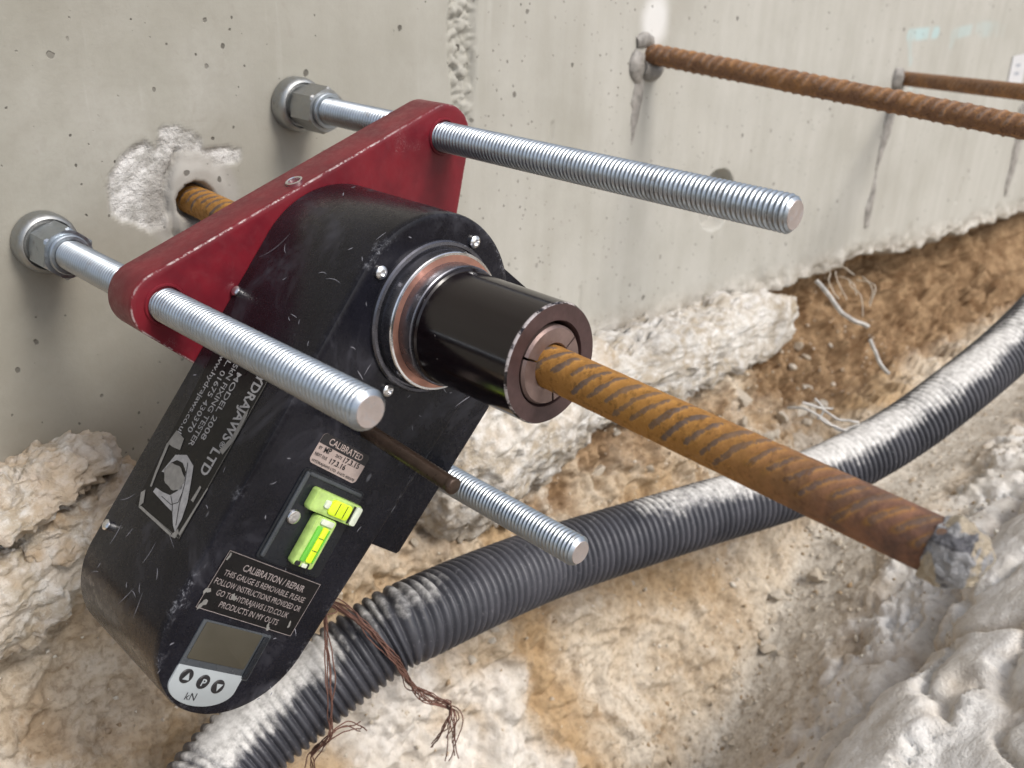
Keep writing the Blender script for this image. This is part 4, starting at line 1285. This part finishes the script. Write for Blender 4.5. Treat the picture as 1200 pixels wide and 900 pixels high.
for pl in ([(288, 500), (272, 600), (245, 700), (228, 800)], [(160, 660), (205, 700), (240, 690), (262, 640)], [(205, 660), (212, 700), (210, 740)]):
    for (x0, y0), (x1, y1) in zip(pl[:-1], pl[1:]):
        nx, ny = -(y1 - y0), x1 - x0; m = math.hypot(nx, ny) / 1.6; nx /= m; ny /= m
        ln.append((crop_pts([(x0 - nx, y0 - ny), (x1 - nx, y1 - ny), (x1 + nx, y1 + ny), (x0 + nx, y0 + ny)], .0008), [(0, 1, 2, 3)]))
V, F = joinm(ln); tpart('emblem_line', V, F, 'ink_black', nm, smooth=False)
bits = []
for pl in ([(190, 405), (235, 345), (270, 385), (250, 440), (215, 425)], [(188, 405), (200, 408), (140, 545), (112, 615), (104, 612), (130, 540)], [(60, 640), (82, 628), (72, 690), (48, 712)], [(48, 712), (60, 705), (205, 838), (198, 850)], [(198, 850), (238, 815), (240, 835), (222, 862)],
           [(440, 440), (500, 380), (560, 270), (585, 240), (575, 275), (515, 390), (455, 462)], [(238, 840), (380, 620), (384, 624), (246, 850)], [(300, 680), (345, 610), (352, 618), (312, 690)]):
    bits.append((crop_pts(pl, .0007), [tuple(range(len(pl)))]))
for V, F in bits: tpart('torn_paper', V, F, 'torn_paper', nm, smooth=False)

# ================================================================== BARS
def rebar(name, A, E_, label, mat, R=.0127, pitch=.0098, lead=2.9, rib=.0011, burnt_end=False, seed=0, n=64):
    d = E_ - A; L = np.linalg.norm(d); d = d / L
    A = A - d * .028; L += .028
    x, y, z = frame_of(d)
    m = int(L / .0011)
    hs = np.linspace(0, L, m); th = np.linspace(0, 2 * math.pi, n, endpoint=False)
    HS, TH = np.meshgrid(hs, th, indexing='ij')
    half = ((TH - .25 * math.pi) / math.pi) % 1.0                       # position on each half of the bar
    win = np.sin(math.pi * half) ** .6
    sgn = np.where(TH < math.pi, 1.0, 1.0)
    P0 = np.stack([HS * 1.0, np.cos(TH) * R, np.sin(TH) * R], -1) + seed
    ph = (HS / pitch + sgn * lead * half + np.where(((TH - .25 * math.pi) % (2 * math.pi)) < math.pi, 0, .5) + .22 * fbm(P0, 55, 3, seed + 30)) % 1.0
    ci = np.floor(HS / pitch + sgn * lead * half + .22 * fbm(P0, 55, 3, seed + 30))
    lo_ = .12 + .16 * _hash(ci, ci * 0, ci * 0 + 1, seed); hi_ = .62 + .30 * _hash(ci, ci * 0 + 2, ci * 0, seed)
    rb = np.exp(-(np.abs(ph - .5) / .23) ** 3) * sstep(lo_ - .06, lo_ + .08, half) * (1 - sstep(hi_ - .10, hi_ + .05, half))
    lon = np.exp(-((half * math.pi - 0) / .13) ** 2) + np.exp(-((half * math.pi - math.pi) / .13) ** 2)
    nz = fbm(P0, 260, 3, seed + 2)
    r = R + rib * np.maximum(rb, .8 * lon) + .00022 * nz
    P = A + z * HS[..., None] + r[..., None] * (np.cos(TH)[..., None] * x + np.sin(TH)[..., None] * y)
    bur = sstep(L - .16, L - .03, HS + .02 * fbm(P0, 30, 3, seed)) if burnt_end else np.zeros_like(HS)
    o = empty(name, A)
    Fm = [tuple(q) for q in grid_faces(m, n, True)]
    if not burnt_end: Fm.append(tuple((m - 1) * n + k for k in range(n)))
    Fm.append(tuple(range(n - 1, -1, -1)))
    mesh_obj('bar', P.reshape(-1, 3) - A, Fm, MAT[mat], o, True, {'rib': np.maximum(rb, lon * .3), 'burnt': bur})
    if burnt_end:
        # torn, burnt-off end: lumpy cap
        K = 26
        rows = []
        for k in range(K + 1):
            f_ = k / K
            rr = (r[-1] * (1.0 + .10 * math.sin(math.pi * min(1, f_ * 1.6)))) * math.sqrt(max(0, 1 - f_ ** 3.2)) + 1e-5
            base = A + z * (L - .0105 + .022 * f_)
            pt = base + rr[:, None] * (np.cos(th)[:, None] * x + np.sin(th)[:, None] * y)
            dirn = pt - (A + z * (L - .004))
            q = (pt - A)
            nn_ = fbm(q + 4, 75, 3, 9, .55)[:, None] * .0026 + fbm(q, 190, 3, 19, .55, True)[:, None] * .0016
            pt = pt + dirn / (np.linalg.norm(dirn, axis=1)[:, None] + 1e-6) * (nn_ + .0006)
            rows.append(pt)
        V = np.concatenate(rows) - A
        mesh_obj('torn_end', V, [tuple(q) for q in grid_faces(K + 1, n, True)] + [tuple(K * n + k for k in range(n))], MAT['torn_steel'], o)
    return tag(o, label, 'steel bar', 'rusty ribbed bars set in the wall')
dR = (rebar_S - H0) / np.linalg.norm(rebar_S - H0)
rebar('reinforcing_bar', H0, H0 + dR * .690, 'thick orange rusted ribbed bar gripped in the black sleeve, its torn end grey', 'rust', burnt_end=True, R=.0132, rib=.0011, pitch=.0112, lead=2.6, seed=3)
A2 = wall_pt(762, 63); E2 = wall_pt(1200, 149, .455)
d2_ = (E2 - A2) / np.linalg.norm(E2 - A2)
rebar('reinforcing_bar', A2, A2 + d2_ * .62, 'long brown ribbed bar running out of the wall along the top right of the photo', 'rust_brown', R=.0122, pitch=.0125, lead=1.3, rib=.0013, seed=8)
A3 = wall_pt(1058, 92); E3 = wall_pt(1200, 108, .26)
d3_ = (E3 - A3) / np.linalg.norm(E3 - A3)
rebar('reinforcing_bar', A3, A3 + d3_ * .62, 'short looking brown bar beside the pale blue paint mark, farthest of the bars', 'rust_brown', R=.0125, rib=.0006, seed=12)

# resin squeezed out round the bars and running down the wall
def drip(name, parts, label):
    """parts: list of (pixel path, radii in m, bulge out of wall)"""
    ms = []
    for k, (pix, rr, out) in enumerate(parts):
        pts = np.array([wall_pt(u, v, 0) for u, v in pix]); n = 34
        q = spline(np.column_stack([pts, rr]), n)
        path = q[:, :3]; r = q[:, 3] * (1 + .13 * fbm(path + k, 60, 3, 70 + k))
        V, F = sweep(path, r, 18)
        V[:, 1] = V[:, 1] * out - r.mean() * 0
        V[:, 1] = np.where(V[:, 1] > .004, .004, V[:, 1])
        V = V + .0012 * fbm(V, 90, 3, 33)[:, None] * np.array([1, 1, 1])
        ms.append((V, F))
    V, F = joinm(ms)
    o = mesh_obj(name, V, F, MAT['resin'], None, True, sharp=60)
    return tag(o, label, 'resin drip', 'grey resin runs below the bars')
drip('resin_drip', [([(749, 62), (745, 74), (747, 88), (750, 94)], [.012, .015, .012, .006], .6), ([(752, 80), (762, 84), (770, 79), (776, 72)], [.010, .013, .010, .005], 1.0),
                    ([(750, 90), (747, 110), (744, 135), (742, 152), (740, 170)], [.010, .0115, .009, .005, .0015], .28), ([(745, 50), (755, 46), (763, 50)], [.008, .010, .008], .7)],
     'grey resin blob and run below the long brown bar')
drip('resin_drip', [([(1054, 80), (1051, 92), (1054, 104)], [.014, .020, .014], .6), ([(1050, 100), (1044, 130), (1040, 150), (1033, 175), (1027, 200)], [.016, .018, .018, .012, .005], .22),
                    ([(1027, 198), (1023, 225), (1018, 245), (1015, 266)], [.004, .010, .015, .009], .22)], 'long broken grey resin run below the farthest bar')
drip('resin_drip', [([(1200, 120), (1197, 150), (1191, 175), (1186, 200)], [.028, .024, .024, .018], .22), ([(1186, 198), (1181, 215), (1178, 230)], [.018, .015, .006], .22)],
     'grey resin run at the right edge of the photo')

# ================================================================== CORRUGATED DUCT
DW = [(180, 1030, 116), (222, 955, 111), (278, 883, 106), (360, 812, 102), (446, 747, 99), (493, 723, 97), (580, 684, 90), (668, 651, 83), (815, 605, 76), (940, 567, 71), (1040, 517, 68), (1120, 460, 66), (1200, 391, 63), (1290, 290, 60), (1360, 190, 58)]
dpts = [deep_pt(u, v, FPX * .075 / w) for u, v, w in DW]
NP = 2100
path = spline(dpts, NP)
seglen = np.concatenate([[0], np.cumsum(np.linalg.norm(np.diff(path, axis=0), axis=1))])
T = np.gradient(path, axis=0); T /= np.linalg.norm(T, axis=1)[:, None]
nth = 72
th = np.linspace(0, 2 * math.pi, nth, endpoint=False)
upv = np.array([0, 0, 1.0])
Xs = np.cross(T, upv); Xs /= np.linalg.norm(Xs, axis=1)[:, None]
Ys = np.cross(Xs, T)
ph = (seglen / .0083) % 1.0
ribp = np.clip(np.sin(np.pi * np.clip((ph - .02) / .80, 0, 1)), 0, 1) ** .5
nrm = np.cos(th)[None, :, None] * Xs[:, None] + np.sin(th)[None, :, None] * Ys[:, None]
flat3 = path[:, None] + .0375 * nrm
upness = nrm[..., 2]
towards = nrm[..., 1] * -1
nz = fbm(flat3, 16, 4, 5); nz2 = fbm(flat3, 60, 3, 6)
def gate(px):      # path station nearest to a measured point
    P = np.array([600 + FPX * ((path - CAM) @ RT) / ((path - CAM) @ FW)])[0]
    return seglen[np.argmin(np.abs(P - px))]
S = seglen[:, None]
def band(a, b, w=.02): return sstep(gate(a) - w, gate(a) + w, S) * (1 - sstep(gate(b) - w, gate(b) + w, S))
amount = .74 * band(-50, 270, .03) + .88 * band(270, 405) + .46 * band(405, 540, .04) + .20 * band(560, 740) + .68 * band(745, 850, .03) + .80 * band(850, 1500)
ang = upness * .85 + towards * .10
dust = np.clip(sstep(.92 - amount * .62, 1.46 - amount * .62, ang + .20 * nz + .14 * nz2 + .10 * (ribp[:, None] - .7)), 0, 1)
thick = .97 * band(250, 400, .02) + .90 * band(850, 1500, .03) + .75 * band(765, 850, .03)
fill = thick * sstep(.52, .84, ang + .14 * nz)
rib_r = .0375 - .0040 * (1 - ribp[:, None]) * (1 - fill) + fill * (.0008 + .0015 * nz2)
rib_r = rib_r * (1 + .006 * fbm(np.repeat(path[:, None], nth, 1) * 1.0 + nrm * .02, 9, 3, 91))
Vd = path[:, None] + rib_r[..., None] * nrm
duct = mesh_obj('corrugated_duct', Vd.reshape(-1, 3), grid_faces(NP, nth, True), MAT['duct'], None, True, {'dust': np.maximum(dust, fill)})
tag(duct, 'dark grey corrugated plastic duct, dusted white on top, curving through the trench', 'duct')

# ================================================================== LOOSE STRANDS
def strands(name, lines, rad_, mat, label, cat, n=60, jitter=.002, seed=1):
    ms = []
    for k, ln_ in enumerate(lines):
        pts = np.array([deep_pt(*p) for p in ln_])
        q = spline(pts, n)
        q = q + jitter * np.stack([fbm(q + k * 3.1 + a_ * 7, 30, 3, seed + a_) for a_ in range(3)], -1)
        V, F = sweep(q, rad_ if np.isscalar(rad_) else rad_[k], 7)
        ms.append((V, F))
    V, F = joinm(ms)
    return tag(mesh_obj(name, V, F, MAT[mat], None, True, sharp=60), label, cat)
rs = np.random.RandomState(12)
base = [(352, 700, .80), (385, 706, .803), (415, 722, .803), (445, 752, .806), (468, 780, .82), (483, 806, .85), (500, 818, .87), (525, 826, .88)]
lines = []
for k in range(13):
    j = [(u + rs.uniform(-2.5, 2.5) * (1.6 if i > 4 else 1), v + rs.uniform(-2.5, 2.5) * (1.8 if i > 4 else 1), w) for i, (u, v, w) in enumerate(base)]
    ex, ey = rs.uniform(505, 545), rs.uniform(850, 895)
    j += [(532 + rs.uniform(-8, 8), 842 + rs.uniform(-6, 6), .87), (ex, ey, .90)]
    lines.append(j)
for k in range(8):
    lines.append([(372 + rs.uniform(-6, 6), 716 + rs.uniform(-5, 5), .79), (386 + rs.uniform(-4, 4), 708, .80), (352 + rs.uniform(-15, 30), 690 + rs.uniform(-8, 14), .79)])
strands('frayed_twine', lines, .00055, 'twine', 'frayed bundle of brown twine hanging over the grey duct', 'twine', jitter=.006, seed=3)
lines = []
for k in range(5):
    lines.append([(380 + rs.uniform(-3, 3), 712, .805), (384 + rs.uniform(-3, 3), 755 + rs.uniform(-4, 4), .782), (386 + rs.uniform(-3, 3), 800, .772), (388 + rs.uniform(-2, 2), 842, .785), (383, 866, .80), (366 + rs.uniform(-6, 6), 885 + rs.uniform(-6, 6), .82), (360 + rs.uniform(-10, 14), 915, .85)])
for k in range(4):
    lines.append([(366, 884, .815), (385 + rs.uniform(-3, 3), 862 + rs.uniform(-4, 4), .80), (405 + rs.uniform(-4, 4), 850 + rs.uniform(-4, 6), .815), (422 + rs.uniform(-6, 8), 852 + rs.uniform(-6, 10), .84)])
strands('frayed_twine', lines, .00055, 'twine', 'thin twine wrapped straight across the duct, knotted below it', 'twine', jitter=.004, seed=5)
# torn strip of plastic and fine roots below the wall on the right
def pl(*p): return list(p)
dq = 1.50
sp_path = [(958, 328, dq), (972, 345, dq), (985, 364, dq - .01), (998, 374, dq - .02), (1012, 380, dq - .02), (1018, 384, dq - .02)]
strands('plastic_strip', [sp_path], .0036, 'old_plastic', 'torn whitish plastic strip hanging below the wall foot', 'plastic strip', jitter=.003)
strands('plastic_strip', [[(1020, 398, dq - .03), (1026, 410, dq - .04), (1032, 425, dq - .05), (1042, 438, dq - .05)]], .0030, 'old_plastic', 'short twisted plastic strip lower on the brown soil', 'plastic strip', jitter=.003)
lines = []
for u0, v0, u1, v1, u2, v2 in ((972, 318, 975, 338, 983, 350), (980, 318, 983, 332, 994, 350), (995, 330, 1008, 345, 1012, 370), (1005, 328, 1022, 335, 1020, 356), (985, 322, 1000, 332, 1004, 345), (1012, 325, 1026, 338, 1018, 358), (968, 320, 985, 312, 1000, 322)):
    lines.append([(u0, v0, dq + .02), (u1, v1, dq - .03), (u2, v2, dq - .03)])
strands('dry_root', lines, .0008, 'root', 'fine pale roots curling out of the soil below the wall', 'roots', jitter=.004)
dq = 1.22
lines = [[(925, 478, dq + .02), (945, 480, dq), (965, 490, dq), (985, 505, dq), (1008, 497, dq)], [(950, 474, dq), (970, 484, dq), (985, 492, dq), (1005, 494, dq)], [(958, 488, dq), (975, 498, dq), (992, 506, dq), (1015, 500, dq + .01)], [(940, 470, dq), (958, 476, dq), (975, 478, dq + .02)], [(955, 470, dq), (965, 482, dq), (958, 492, dq)]]
strands('plastic_strip', lines, .0016, 'old_plastic', 'knot of pale plastic strands on the soil just above the duct', 'plastic strip', jitter=.004)
